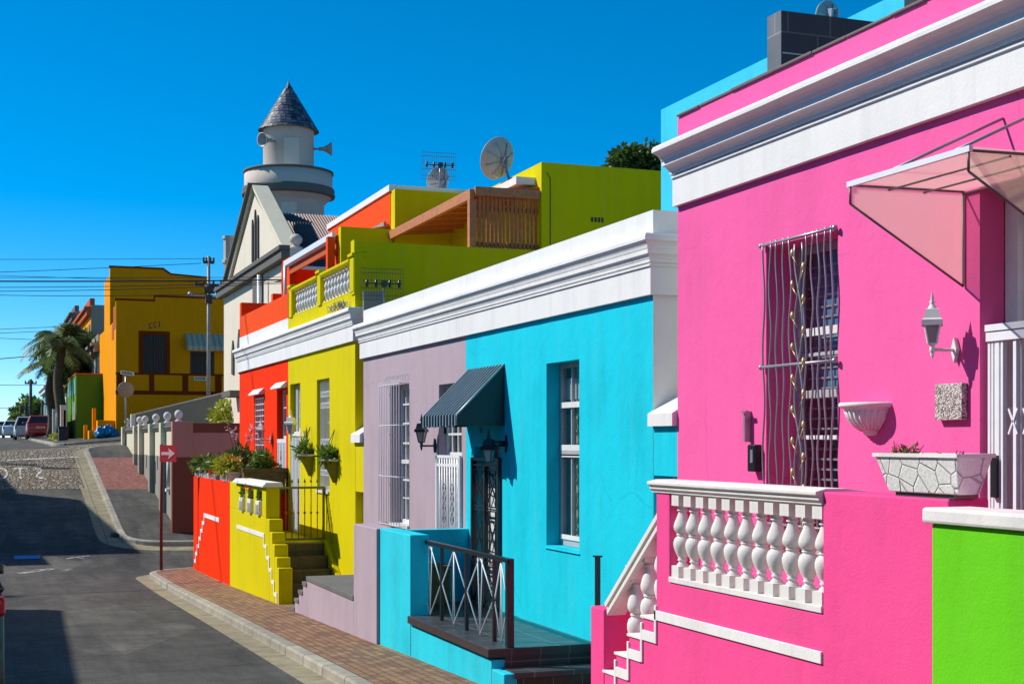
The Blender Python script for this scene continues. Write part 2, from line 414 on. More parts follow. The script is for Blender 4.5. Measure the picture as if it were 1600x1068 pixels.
def cobbles():
    t = NT('cobblestones')
    def vor(feature):
        v = t.new('TexVoronoi', feature=feature, Scale=1.0, Randomness=.75); mp = t.new('Mapping'); mp.inputs['Scale'].default_value = (7.6, 5.2, 0)
        t.link(t.co, mp.inputs[0]); t.link(mp.outputs[0], v.inputs['Vector']); return v
    e = vor('DISTANCE_TO_EDGE'); c = vor('F1')
    sep = t.n.new('ShaderNodeSeparateColor'); t.link(c.outputs['Color'], sep.inputs[0])
    col = t.ramp(sep.outputs[0], [(0, L(150, 128, 98, .55)), (.4, L(185, 168, 136, .6)), (.75, L(205, 190, 160, .6)), (1, L(168, 150, 128, .55))])
    gap = t.ramp(e.outputs['Distance'], [(.03, 1.0), (.16, 0.0)])
    col = t.mix(t.math('MULTIPLY', gap, .9), col, (.045, .036, .026))
    col = t.mix(t.ramp(t.noise(1.2, 6), [(.5, 0.0), (.8, .35)]), col, (.12, .10, .06))
    t.color(col); t.rough(.85)
    t.bump(t.math('ADD', t.ramp(e.outputs['Distance'], [(0, 0.0), (.22, 1.0)]), t.math('MULTIPLY', t.noise(30, 4), .2)), .9, .05)
    return t.m
M['cobbles'] = cobbles()

def frange(a, b, st):
    n = max(1, int(round((b - a) / st))); return [a + (b - a) * i / n for i in range(n + 1)]
def sheet(name, rows, zfn, mat, dz=0.0, kind='structure', nx=10):
    """rows: [(y, x0, x1)]"""
    mb = MB(); nx += 1
    for y, x0, x1 in rows:
        for i in range(nx):
            x = x0 + (x1 - x0) * i / (nx - 1); mb.v.append((x, y, zfn(x, y) + dz))
    for r in range(len(rows) - 1):
        for i in range(nx - 1):
            k = r * nx + i; mb.f.append((k, k + 1, k + nx + 1, k + nx)); mb.m.append(0); mb.s.append(True)
    o = mb.build(name, M[mat] if isinstance(mat, str) else mat); o['kind'] = kind; return o
ysbig = frange(-60, 160, 2) + [180, 200, 220, 260, 320, 420, 600, 900, 1500, 2500, 4000]
mb = MB(); xs = [-3000, -1200, -500, -200, -90, -40, -20, -12, -8, -5, -3, -1, 0, 1, 2, 3, 4, 5, 6, 7, 9, 12, 16, 24, 40, 90, 200, 500, 1200, 3000]
for y in ysbig:
    for x in xs: mb.v.append((x, y, rz(x, y) - .06))
for r in range(len(ysbig) - 1):
    for i in range(len(xs) - 1):
        k = r * len(xs) + i; mb.f.append((k, k + 1, k + len(xs) + 1, k + len(xs))); mb.m.append(0); mb.s.append(True)
mb.build('ground', M['ground'])['kind'] = 'structure'
sheet('road', [(y, -9, 14) for y in frange(-14, 46.6, .6)], rz, 'asphalt', nx=24)
sheet('cobbled_road', [(y, -9, 14) for y in frange(46.5, 61.2, .4)], rz, 'cobbles', .006, nx=30)
sheet('upper_road', [(y, -9, 3.0) for y in frange(57.0, 160, 1.0)], rz, 'asphalt', .012, nx=16)

sheet('cobbled_lane', [(y, 5.1, 14) for y in frange(34.0, 37.4, .35)], rz, 'cobbles', .008, nx=14)
def kerbline(name, path, gutter=0.3, w=.15):
    """path [(x, y)] with the pavement on its left side when walking along it"""
    n = len(path); nor = []
    for i in range(n):
        a = Vector(path[max(0, i - 1)]); b = Vector(path[min(n - 1, i + 1)]); d = (b - a).normalized(); nor.append((d.y, -d.x))   # right = pavement side
    kb = MB(); gt = MB()
    for mbx, prof in ((kb, [(-.012, 'r', -.05), (0, 'r', .03), (0, 'g', -.02), (.02, 'g', .006), (w, 'g', .006), (w, 'g', -.03)]), (gt, [(-gutter, 'r', .005), (-gutter * .5, 'r', .007), (-.002, 'r', .008)])):
        m_ = len(prof)
        for (x, y), (nx_, ny_) in zip(path, nor):
            for o, which, dz in prof:
                px, py = x + nx_ * o, y + ny_ * o
                mbx.v.append((px, py, (rz(px, py) if which == 'r' else gz(px, py)) + dz))
        for i in range(n - 1):
            for j in range(m_ - 1):
                k = i * m_ + j; mbx.f.append((k, k + 1, k + m_ + 1, k + m_)); mbx.m.append(0); mbx.s.append(False)
    a = kb.build('kerb', M['kerb']); b = gt.build('gutter', M['gutter']); a['kind'] = b['kind'] = 'structure'
def dense(path, st=.5):
    out = []
    for (a, b), (c, d) in zip(path, path[1:]):
        n = max(1, int(math.hypot(c - a, d - b) / st))
        out += [(a + (c - a) * i / n, b + (d - b) * i / n) for i in range(n)]
    return out + [path[-1]]
def arc(cx, cy, r, a0, a1, n=8): return [(cx + r * math.cos(math.radians(a0 + (a1 - a0) * i / n)), cy + r * math.sin(math.radians(a0 + (a1 - a0) * i / n))) for i in range(n + 1)]
# right-hand kerb: near block, far block, top block (walked so that the pavement is on the right)
near = dense([(3.4, -12), (3.4, 32.3)]) + arc(4.7, 32.3, 1.3, 180, 90) + dense([(5.2, 33.62), (14, 33.7)])
far = dense([(14, 38.0), (5.0, 38.1)]) + arc(4.5, 39.3, 1.15, 270, 180) + dense([(3.33, 40), (3.30, 53.2)]) + arc(4.9, 53.4, 1.6, 180, 100) + dense([(5.2, 55.1), (12, 55.6)])
top = dense([(12, 60.4), (3.7, 60.2)]) + arc(3.6, 61.3, 1.1, 265, 180) + dense([(2.5, 62), (2.5, 156)], 1.5)
for nm, p, g in (('near', near, .30), ('far', far, .55), ('top', top, .4)): kerbline(nm, p, g)
def kx(path, y):
    best = None
    for (a, b), (c, d) in zip(path, path[1:]):
        if b != d and min(b, d) <= y <= max(b, d):
            x = a + (c - a) * (y - b) / (d - b); best = x if best is None else min(best, x)
    return best
sheet('pavement', [(y, kx(near, y) + .14, 8) for y in frange(-11.9, 33.5, .4)], gz, 'pavers', nx=6)
sheet('pavement', [(y, (kx(far, y) or 4) + .14, 8) for y in frange(38.25, 45.7, .3)], gz, 'tarmac', nx=6)
sheet('pavement', [(y, kx(far, y) + .14, 8) for y in frange(45.7, 51.6, .3)], gz, 'redpavers', nx=6)
sheet('pavement', [(y, (kx(far, y) or 4) + .14, 8) for y in frange(51.6, 54.9, .3)], gz, 'tarmac', nx=6)
sheet('pavement', [(y, (kx(top, y) or 3) + .14, 9) for y in frange(60.45, 156, .9)], gz, 'tarmac', nx=6)
sheet('pavement', [(y, -5.6, -3.7) for y in frange(-11.9, 33.5, .5)] , rz, 'tarmac', .10, nx=3)

# painted markings: worn white letters and line on the cobbles (they read mirrored, as in the photograph), a blue bar, white scrawls
M['roadpaint'] = paint('worn_road_paint', (.62, .61, .58), .8, .25, .3)
M['roadblue'] = plain('blue_road_paint', L(70, 150, 215, .8), .8, var=.15)
def wornmat():
    t = NT('worn_white_line'); t.color((.66, .65, .60)); t.rough(.85)
    tr = t.n.new('ShaderNodeBsdfTransparent'); ms = t.n.new('ShaderNodeMixShader')
    v = t.new('TexVoronoi', feature='DISTANCE_TO_EDGE', Scale=1.0, Randomness=.75); mp = t.new('Mapping'); mp.inputs['Scale'].default_value = (7.6, 5.2, 0); t.link(t.co, mp.inputs[0]); t.link(mp.outputs[0], v.inputs['Vector'])
    f = t.math('MULTIPLY', t.ramp(v.outputs['Distance'], [(.03, 0.0), (.10, 1.0)]), t.ramp(t.noise(4, 6, .7), [(.30, 0.0), (.44, 1.0)]))
    t.link(f, ms.inputs[0]); t.link(tr.outputs[0], ms.inputs[1]); t.link(t.b.outputs[0], ms.inputs[2]); t.link(ms.outputs[0], t.n['Material Output'].inputs[0]); return t.m
M['worn'] = wornmat()
def faded():
    t = NT('faded_road_paint'); t.color((.50, .49, .45)); t.rough(.9); tr = t.n.new('ShaderNodeBsdfTransparent'); ms = t.n.new('ShaderNodeMixShader')
    t.link(t.ramp(t.noise(5, 8, .8), [(.42, 0.0), (.60, .8)]), ms.inputs[0]); t.link(tr.outputs[0], ms.inputs[1]); t.link(t.b.outputs[0], ms.inputs[2]); t.link(ms.outputs[0], t.n['Material Output'].inputs[0]); return t.m
M['roadpaint'] = faded()
def text_mesh(s, mirror=True):
    cu = bpy.data.curves.new('tmp', 'FONT'); cu.body = s; cu.align_x = 'CENTER'; cu.resolution_u = 3
    ob = bpy.data.objects.new('tmp', cu); C.objects.link(ob)
    dg = bpy.context.evaluated_depsgraph_get(); me = bpy.data.meshes.new_from_object(ob.evaluated_get(dg))
    vs = [(-v.co.x if mirror else v.co.x, v.co.y) for v in me.vertices]; fs = [tuple(p.vertices) for p in me.polygons]
    bpy.data.objects.remove(ob); bpy.data.curves.remove(cu); bpy.data.meshes.remove(me)
    return vs, fs
for ch, cx_ in (('O', .42), ('T', 1.02), ('S', 1.62), ('P', -.18)):
    vs, fs = text_mesh(ch); mb = MB()
    mb.v = [(cx_ + x * .62, 48.2 + y * 3.0, rz(cx_ + x * .62, 48.2 + y * 3.0) + .022) for x, y in vs]; mb.f = fs; mb.m = [0] * len(fs); mb.s = [False] * len(fs)
    mb.build('road_marking', M['worn'])['kind'] = 'structure'
def strip(pts, w, mat, dz=.012):
    mb = MB()
    for (a, b), (c, d) in zip(pts, pts[1:]):
        n = max(1, int(math.hypot(c - a, d - b) / .4)); dx, dy = c - a, d - b; l = math.hypot(dx, dy); nx_, ny_ = -dy / l * w / 2, dx / l * w / 2
        for i in range(n):
            q = []
            for t_, s_ in ((i / n, 1), (i / n, -1), ((i + 1) / n, -1), ((i + 1) / n, 1)):
                x, y = a + dx * t_ + nx_ * s_, b + dy * t_ + ny_ * s_; q.append((x, y, rz(x, y) + dz))
            mb.poly(q)
    o = mb.build('road_marking', M[mat]); o['kind'] = 'structure'; return o
def onG(x, y, fn=rz):
    r = ray(x, y); t = 20.0
    lo, hi = 3.0, 140.0
    for i in range(400):
        t = lo + (hi - lo) * i / 400
        if t * r[2] < fn(t * r[0], t * r[1]): break
    a, b = t - (hi - lo) / 400, t
    for _ in range(30):
        m = (a + b) / 2
        if m * r[2] < fn(m * r[0], m * r[1]): b = m
        else: a = m
    return (a * r[0], a * r[1])
strip([onG(4, 720), onG(122, 714)], .22, 'worn', .022)
strip([onG(22, 871), onG(63, 870)], .42, 'roadblue')
strip([onG(30, 896), onG(52, 893), onG(68, 889), onG(84, 890)], .30, 'roadpaint'); strip([onG(100, 892), onG(110, 889)], .16, 'roadpaint')
strip([onG(104, 873), onG(126, 870), onG(140, 868)], .09, 'roadpaint'); strip([onG(110, 870), onG(132, 873)], .06, 'roadpaint')
gx, gy = onG(186, 834)
mb = MB(); mb.box(gx - .22, gx + .22, gy - .45, gy + .45, rz(gx, gy) - .02, rz(gx, gy) + .02)
for i in range(7): mb.box(gx - .2, gx + .2, gy - .4 + i * .12, gy - .36 + i * .12, rz(gx, gy) + .02, rz(gx, gy) + .035)
tag(mb.build('storm_drain', M['copper']), 'small dark iron drain grate in the gutter where the far pavement corner starts', 'drain')

# ================================================================ LIGHT, SKY, CAMERA
sun_dir = Vector((1, -.67, -1.03)).normalized()
sl = bpy.data.lights.new('sun', 'SUN'); sl.energy = 4.1; sl.angle = math.radians(.53); sl.color = (1.0, .945, .865)
so = bpy.data.objects.new('sun', sl); C.objects.link(so); so.rotation_euler = sun_dir.to_track_quat('-Z', 'Y').to_euler(); so.location = (-20, 20, 30)
w = bpy.data.worlds.new('World'); bpy.context.scene.world = w; w.use_nodes = True
nt = w.node_tree; bg = nt.nodes['Background']
sk = nt.nodes.new('ShaderNodeTexSky'); sk.sky_type = 'NISHITA'; sk.sun_disc = False
sk.sun_elevation = math.asin(-sun_dir.z); sk.sun_rotation = math.atan2(-sun_dir.x, -sun_dir.y)
sk.altitude = 0; sk.air_density = .6; sk.dust_density = .1; sk.ozone_density = 5.0
hs = nt.nodes.new('ShaderNodeHueSaturation'); hs.inputs['Saturation'].default_value = 1.40; hs.inputs['Hue'].default_value = .49
nt.links.new(sk.outputs[0], hs.inputs['Color']); nt.links.new(hs.outputs[0], bg.inputs[0]); bg.inputs[1].default_value = .125
cam = bpy.data.cameras.new('camera'); co = bpy.data.objects.new('camera', cam); C.objects.link(co)
cam.sensor_width = 36; cam.lens = FPX / 1600 * 36; cam.shift_y = (HY - 534) / 1600; cam.clip_end = 6000; cam.clip_start = .05
co.rotation_euler = (PI / 2, 0, -YAW); bpy.context.scene.camera = co
vs_ = bpy.context.scene.view_settings; vs_.view_transform = 'Standard'; vs_.look = 'None'; vs_.exposure = 0.42; vs_.gamma = 1
bpy.context.scene.cycles.max_bounces = 8
# ================================================================ helpers for houses
FX = 5.6
def fX(X): return lambda a, b, d: (X + d, a, b)
def fY(Y): return lambda a, b, d: (a, Y + d, b)
CPROF = [(0, 0), (.05, 0), (.05, .25), (.066, .253), (.066, .268), (.054, .272), (.054, .284), (.072, .288), (.072, .312), (.078, .316), (.088, .335), (.106, .352), (.126, .358), (.126, .398),
         (.132, .402), (.142, .43), (.162, .452), (.186, .466), (.196, .472), (.196, .50), (.186, .522), (.172, .534), (.02, .548), (-.02, .55)]
def cornice(y0, y1, z, parent, near_return=0.0, far_mitre=False, k=.68, h=1.0, name='cornice', mat='white', X=FX):
    prof = [((o if o <= .067 else .06 + (o - .06) * k), z + q * h) for o, q in CPROF]
    path = [(X, y1, -1, 1 if far_mitre else 0)]
    if near_return: path += [(X, y0, -1, -1), (X + near_return, y0, 0, -1)]
    else: path += [(X, y0, -1, 0)]
    rnd = random.Random(int(y0 * 10)); a, b = path[0], path[1]; n = int((y1 - y0) / .35)
    mid = [(a[0] + rnd.uniform(-.002, .002), a[1] + (b[1] - a[1]) * i / n, -1 + rnd.uniform(-.012, .012), 0) for i in range(1, n)]
    return MB().sweep(prof, [a] + mid + path[1:]).build(name, M[mat], parent)
def house_body(mb, y0, y1, z1, back, zb=-3.6, m=0, mroof=1, msn=None, X=FX, mfar=None):
    """near side, far side, back and flat roof of a terraced house whose facade is built apart"""
    msn = m if msn is None else msn
    mb.poly([(X, y0, zb), (back, y0, zb), (back, y0, z1), (X, y0, z1)], msn)
    mb.poly([(X, y1, zb), (back, y1, zb), (back, y1, z1), (X, y1, z1)], m if mfar is None else mfar)
    mb.poly([(back, y0, zb), (back, y1, zb), (back, y1, z1), (back, y0, z1)], m)
    mb.poly([(X, y0, z1 - .35), (back, y0, z1 - .35), (back, y1, z1 - .35), (X, y1, z1 - .35)], mroof)
def sash(parent, X, y0, y1, z0, z1, mat, bars=(), vbars=(), fw=.05, d=.05, name='window', pane='glass', mid=None, curtain=None):
    """joinery frame in the plane X with glazing bars at heights BARS and at Y positions VBARS; the pane (and curtain) are its children"""
    mb = MB()
    mb.box(X, X + d, y0, y0 + fw, z0, z1); mb.box(X, X + d, y1 - fw, y1, z0, z1)
    mb.box(X + .002, X + d - .002, y0 + fw, y1 - fw, z0, z0 + fw * 1.3); mb.box(X + .002, X + d - .002, y0 + fw, y1 - fw, z1 - fw, z1)
    for b in bars: mb.box(X + .006, X + d - .01, y0 + fw, y1 - fw, b - .014, b + .014)
    for v in vbars: mb.box(X + .008, X + d - .012, v - .013, v + .013, z0 + fw, z1 - fw)
    if mid is not None: mb.box(X - .012, X + d, y0 + .004, y1 - .004, mid - .03, mid + .03)
    w_ = mb.build(name, M[mat], parent, bevel=.004)
    MB().box(X + d * .5, X + d * .5 + .006, y0 + fw * .5, y1 - fw * .5, z0 + fw * .5, z1 - fw * .5).build('pane', M[pane], w_)
    if curtain:
        cb = MB(); ya, yb = curtain[0], curtain[1]; n = int((yb - ya) / .02)
        for i in range(n):
            a, b = ya + (yb - ya) * i / n, ya + (yb - ya) * (i + 1) / n
            xa, xb = X + d + .022 + .014 * math.sin(i * 1.3), X + d + .022 + .014 * math.sin((i + 1) * 1.3)
            cb.poly([(xa, a, z0 + .02), (xb, b, z0 + .02), (xb, b, z1 - .02), (xa, a, z1 - .02)], 0, True)
        cb.build('curtain', M[curtain[2]], w_, weld=True)
    return w_
def baluster_prof(h, r):
    """double-bellied turned baluster, height h, greatest radius r"""
    P = [(.62, 0), (.62, .03), (.42, .05), (.40, .075), (.55, .09), (.55, .105), (.44, .12), (.62, .17), (.86, .25), (1.0, .33), (1.0, .39), (.86, .455), (.60, .487), (.55, .50), (.68, .51), (.68, .525), (.55, .535),
         (.78, .56), (.96, .61), (.98, .66), (.86, .73), (.60, .82), (.44, .89), (.44, .905), (.60, .915), (.60, .935), (.46, .945), (.55, .985), (.62, 1.0)]
    return [(a * r, b * h) for a, b in P]
def lantern(name, label, yp, zp, reach, s, mat, group, X=FX, up=True, sides=4, frost='frosted'):
    """coach lamp on a wall bracket; yp, zp = middle of the wall plate; s = lantern body height"""
    t = thing(name, label, 'wall lamp', (X, yp, zp), group)
    ax = X - reach; m = M[mat]
    MB().prism([(yp - .11 * s * 2, zp), (yp, zp + .3 * s * 2), (yp + .11 * s * 2, zp), (yp, zp - .3 * s * 2)], 'x', X - .03, X - .001).build('wall_plate', m, t, bevel=.006)
    z0 = zp if up else zp
    a = MB()
    if up:
        a.tube([(X - .02, yp, zp), (X - reach * .5, yp, zp - .015 * s), (ax, yp, zp)], .075 * s, 6)
        a.lathe([(.0, -.42 * s), (.055 * s, -.33 * s), (.10 * s, -.2 * s), (.07 * s, -.16 * s), (.12 * s, -.12 * s), (.12 * s, .1 * s), (.10 * s, .13 * s), (.16 * s, .2 * s), (.22 * s, .27 * s)], (ax, yp, zp), 8)
        zb = zp + .27 * s
    else:
        a.tube([(X - .02, yp, zp), (ax, yp, zp)], .035, 6); a.tube([(ax, yp, zp), (ax, yp, zp - .12 * s)], .02, 6)
        zb = zp - 1.25 * s
    a.build('arm', m, t)
    A = PI / 4 if sides == 4 else 0
    rot = Matrix.Rotation(YAW * -1 + (0 if sides != 4 else 0), 3, 'Z')
    k = 2 ** .5 if sides == 4 else 1.12
    rb, rt = .24 * s * k * .75, .45 * s * k * .78
    cage = MB()
    for j in range(sides):
        th = 2 * PI * j / sides + .12
        p = [(ax + r * math.cos(th), yp + r * math.sin(th), zb + z) for r, z in ((rb, 0), (rt, s))]
        cage.bar(p[0], p[1], .07 * s)
    for r, z in ((rb, 0), (rt, s)):
        for j in range(sides):
            t0, t1 = 2 * PI * j / sides + .12, 2 * PI * (j + 1) / sides + .12
            cage.bar((ax + r * math.cos(t0), yp + r * math.sin(t0), zb + z), (ax + r * math.cos(t1), yp + r * math.sin(t1), zb + z), .05 * s)
    cg = cage.build('cage', m, t)
    gl = MB(); gl.lathe([(rb * .93, 0), (rt * .93, s)], (ax, yp, zb), sides, a0=.12, a1=.12 + 2 * PI, sm=False); gl.build('pane', M[frost], t)
    MB().lathe([(.0, .15 * s), (.12 * s, .15 * s), (.14 * s, .3 * s), (.1 * s, .5 * s), (0, .55 * s)], (ax, yp, zb), 8).build('bulb', M['potwhite'], t)
    cp = MB(); cp.lathe([(rt * 1.28, s - .03), (rt * 1.28, s + .03 * s), (rt * 1.02, s + .10 * s), (rt * .8, s + .5 * s), (rt * .74, s + .52 * s), (0, s + .56 * s)], (ax, yp, zb), sides, a0=.12, a1=.12 + 2 * PI, sm=False)
    cp.build('cap', m, t)
    fn = MB(); fn.lathe([(.2 * s, .54 * s), (.15 * s, .66 * s), (.09 * s, .72 * s), (.12 * s, .78 * s), (.13 * s, .84 * s), (.06 * s, .92 * s), (.085 * s, .96 * s), (.0, 1.35 * s)], (ax, yp, zb + s), 8); fn.build('finial', m, t)
    return t

# ================================================================ PINK HOUSE
H = thing('house', 'bright pink single-storey house with white moulded cornice, wavy barred window and pink terrace', 'house', (5.6, 6.5, -2.2))
mb = MB()
wp = (8.47, 9.44, -.9, 1.49, .26); dp = (5.55, 6.96, -1.05, 1.53, .18)
mb.panel(fX(FX), 1.5, 10.92, -3.6, 2.80, [wp, dp])
house_body(mb, 1.5, 10.92, 2.80, 13.0, mfar=2)  # unseen far side made white to bounce neutral light into the alley
mb.box(FX + .002, FX + .22, 1.502, 10.918, 2.43, 2.802)
mb.build('wall', [M['pink'], M['bounceroof'], M['white']], H, weld=True)
cornice(1.5, 10.92, 2.03, H, k=1.4, h=.95)
# crumbling capping along the parapet
mb = MB()
random.seed(3); y = 1.6
while y < 10.9:
    l = random.uniform(.25, .7); y2 = min(y + l, 10.9)
    mb.box(FX - .012 - random.uniform(0, .012), FX + .23, y + .004, y2, 2.803, 2.815 + random.uniform(0, .012)); y = y2
mb.build('coping', M['oxide'], H, bevel=.004)
# window
MB().box(FX + .36, FX + .364, 8.75, 9.34, .42, 1.44).build('blind', M['blueblind'], H)
W = sash(H, FX + .26, 8.47, 9.44, -.9, 1.49, 'greyjoin', bars=(.66,), vbars=(8.80,), fw=.06, d=.06, mid=.36)
for za, zb_ in ((.80, .86), (.02, .05)): MB().box(FX + .245, FX + .262, 8.53, 9.38, za, zb_).build('glazing_bar', M['woodwhite'], W)
mb = MB()
for i in range(26): mb.box(FX + .345, FX + .35, 8.75, 9.6, -.6 + i * .077, -.585 + i * .077)
mb.build('blind', M['greyjoin'], W)
g = MB(); gx_ = FX - .035
for zz in (1.50, .57, -.62):
    g.tube([(gx_, 8.455, zz), (gx_, 9.455, zz)], .013, 8)
    for yy in (8.455, 9.455): g.lathe([(0, -.022), (.02, -.012), (.02, .012), (0, .022)], (gx_, yy, zz), 8); g.tube([(gx_, yy + (.03 if yy < 9 else -.03), zz), (FX, yy + (.03 if yy < 9 else -.03), zz)], .01, 5)
random.seed(11)
ybars = [9.42, 9.325, 9.23, 9.135, 9.04, 8.84, 8.745, 8.66, 8.575, 8.49]
for i, yb in enumerate(ybars):
    ph, am, wl = random.uniform(0, 6), random.uniform(.010, .020), random.uniform(.5, .8)
    g.tube([(gx_, yb + am * math.sin(ph + 2 * PI * k * .07 / wl) * (1 if k > 1 else .5), -.72 + k * .07) for k in range(33)], .0085, 6)
gr = g.build('security_grille', M['steelgrey'], H)
v = MB()
for sgn in (1, -1):
    v.tube([(gx_ - .006, 8.915 + sgn * .055 * math.cos(k * .42), -.72 + k * .07) for k in range(32)], .0085, 6)
v.build('vine_bar', M['steelgrey'], gr)
for k in range(18):
    lf = MB(); z = -.6 + k * .115; s_ = 1 if k % 2 else -1; yb = 8.915 + s_ * .075
    lf.lathe([(0, 0), (.014, .018), (.018, .035), (.010, .055), (0, .068)], (gx_ - .012, yb, z), 6)
    lf.tube([(gx_ - .006, 8.915 + s_ * .02, z - .06), (gx_ - .011, yb, z + .012)], .005, 5)
    lf.build('leaf_ornament', M['gold'], gr)
# doorway
D = MB(); dx = FX + .18
D.box(dx, dx + .09, 6.84, 6.955, -1.05, 1.525); D.box(dx + .002, dx + .088, 5.555, 6.84, 1.40, 1.525); D.box(dx, dx + .09, 5.555, 5.66, -1.05, 1.40)
D.box(dx + .05, dx + .12, 6.70, 6.84, -1.05, 1.40)
door = D.build('door_frame', M['woodwhite'], H, bevel=.005)
MB().box(6.75, 6.8, 4.5, 7.6, -1.05, 2.3).build('hall_wall', M['brownwall'], H)
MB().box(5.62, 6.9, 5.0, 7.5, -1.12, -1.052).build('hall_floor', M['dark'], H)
# folding trellis gate
gt = MB(); gX = FX + .03
gt.box(gX - .02, gX + .05, 5.56, 6.93, .66, .70); gt.box(gX - .012, gX + .042, 5.56, 6.93, .60, .655)
for y_, w_ in ((6.915, .022), (6.885, .018), (6.845, .04), (6.80, .02)): gt.box(gX, gX + .03, y_ - w_ / 2, y_ + w_ / 2, -1.05, .60)
for i in range(9):
    y_ = 6.69 - i * .125
    gt.box(gX, gX + .02, y_ - .014, y_ + .014, -1.05, .60); gt.box(gX + .022, gX + .034, y_ - .03, y_ - .016, -1.05, .60)
    for zc in (.12, -.56):
        for s_ in (1, -1):
            gt.bar((gX - .004, y_ + .045, zc + .075 * s_), (gX - .004, y_ - .03, zc - .075 * s_), .009, .014)
gate = gt.build('trellis_gate', M['steelwhite'], H, bevel=.002)
MB().box(gX - .03, gX - .001, 6.825, 6.865, -.33, -.08).build('lock_box', M['black'], gate)

# terrace in front: wall with balustrade opening, stepped stair wall, pier
TX, TB = 4.5, 4.75
mb = MB()
def gzz(y): return gz(TX, y) - .35
st = [(5.83, gzz(5.8)), (10.019, gzz(10)), (10.019, -1.79), (9.80, -1.79), (9.80, -1.62), (9.57, -1.62), (9.57, -1.45), (9.34, -1.45), (9.34, -1.285), (9.11, -1.285), (9.11, -.36), (8.90, -.36), (8.90, -.985), (6.96, -.985), (6.96, -.285), (5.83, -.285)]
mb.prism(st, 'x', TX, TB)
mb.box(TX - .002, TB + .02, 10.02, 10.28, gz(TX, 10.2) - .3, -1.30)
mb.box(TX + .05, 5.6, 5.85, 9.10, -1.35, -1.05)       # terrace slab
for i in range(5): mb.box(TB - .01, 5.6, 9.10 + .22 * i, 9.12 + .22 * (i + 1), -2.6, -1.20 - .17 * i)
mb.build('terrace_wall', M['pink2'], H, bevel=.012)
# white painted line that steps down with the stairs (a raised plaster band)
b = MB(); bx0, bx1 = TX - .014, TX + .004
b.box(bx0, bx1, 6.96, 9.12, -1.275, -1.205)
zt = [-1.205, -1.37, -1.54, -1.71, -1.88]; ye = [9.12, 9.35, 9.58, 9.81, 10.0]
for i in range(4):
    b.box(bx0, bx1, ye[i] - .03, ye[i], zt[i] - .24 if i else -1.445, -1.17 if i == 0 else zt[i] + .05)
    b.box(bx0 + .001, bx1 - .001, ye[i] - .0, ye[i + 1], zt[i + 1] - .075, zt[i + 1] - .0)
for (ya, yb, z) in ((9.111, 9.34, -1.285), (9.34, 9.57, -1.45), (9.57, 9.80, -1.62), (9.80, 10.019, -1.79)):
    b.box(TX - .012, TB + .01, ya + .004, yb + .012, z, z + .02)
b.build('painted_band', M['white'], H, bevel=.003)
B = MB()
rp = [(TX - .05, -.285), (TX - .05, -.305), (TX - .03, -.315), (TX - .03, -.335), (TX - .012, -.35), (TX - .012, -.362), (TB - .02, -.362), (TB + .03, -.33), (TB + .05, -.285), (TB - .1, -.268), (TX + .02, -.268)]
B.prism(rp, 'y', 6.955, 9.16)
B.box(TX - .01, TB - .02, 6.962, 8.898, -.984, -.945)
bal = B.build('balustrade', M['offwhite'], H, bevel=.004)
n = 11; ys = [8.815 - i * (8.815 - 7.02) / (n - 1) for i in range(n)]
bb = MB(); y_ = ys[0]
bb.box(TX + .0, TX + .12, y_ - .052, y_ + .052, -.944, -.865); bb.box(TX + .0, TX + .12, y_ - .052, y_ + .052, -.445, -.363)
bb.lathe([(r, z) for r, z in baluster_prof(.42, .064)], (TX + .06, y_, -.865), 14)
b0 = bb.build('baluster', M['offwhite'], bal)
copies(b0, bal, [(0, y - ys[0], 0) for y in ys[1:]])
# stair balustrade
S = MB()
lo, hi = Vector((TX + .1, 10.03, -1.27)), Vector((TX + .1, 9.08, -.50))
for off, w_, h_ in ((0, .18, .035), (-.035, .14, .035), (-.07, .16, .03)): S.bar(lo + Vector((0, 0, off)), hi + Vector((0, 0, off)), w_, h_)
sb = S.build('stair_rail', M['offwhite'], H)
q = MB(); q.lathe([(r, z) for r, z in baluster_prof(.56, .072)], (TX + .12, 9.225, -1.265), 14); q.box(TX + .05, TX + .19, 9.17, 9.28, -.72, -.60)
q0 = q.build('baluster', M['offwhite'], sb); copies(q0, sb, [(0, .23, -.168), (0, .46, -.336)])

# canopy of clear sheet over the door
cy0, cy1, cX, cz = 6.03, 7.10, 4.78, 1.515
K = thing('door_canopy', 'clear polycarbonate door canopy with triangular sides on the pink house', 'canopy', (5.6, 6.55, 1.5))
f = MB(); r_ = .008
for y_ in (cy0, cy1):
    f.tube([(FX - .005, y_, cz + .012), (cX, y_, cz)], r_, 6); f.tube([(cX, y_, cz), (cX, y_, cz - .11)], r_, 6); f.tube([(cX, y_, cz - .11), (FX - .012, y_, .95)], r_, 6); f.tube([(FX - .012, y_, .95), (FX - .012, y_, cz)], r_, 6)
f.tube([(FX - .012, cy0, cz), (FX - .012, cy1, cz)], r_, 6)
for x_ in (5.05, 5.3): f.tube([(x_, cy0, cz - .012), (x_, cy1, cz - .012)], r_ * .8, 6)
f.build('canopy_frame', M['oxide'], K)
e = MB(); e.box(cX - .012, cX + .012, cy0 - .02, cy1 + .02, cz - .01, cz + .022); e.build('front_trim', M['steelwhite'], K)
s_ = MB()
s_.box(cX, FX - .012, cy0, cy1, cz + .014, cz + .022)
for y_ in (cy0 + .005, cy1 - .005): s_.prism([(cX, cz), (FX - .015, cz), (FX - .015, .96), (cX, cz - .11)], 'y', y_ - .003, y_ + .003)
s_.build('sheet', M['polycarb'], K)
for y_ in (6.21, 6.75): MB().tube([(cX, y_, cz + .01), (FX - .003, y_, 1.90)], .009, 6).build('stay_rod', M['steelgrey'], K)

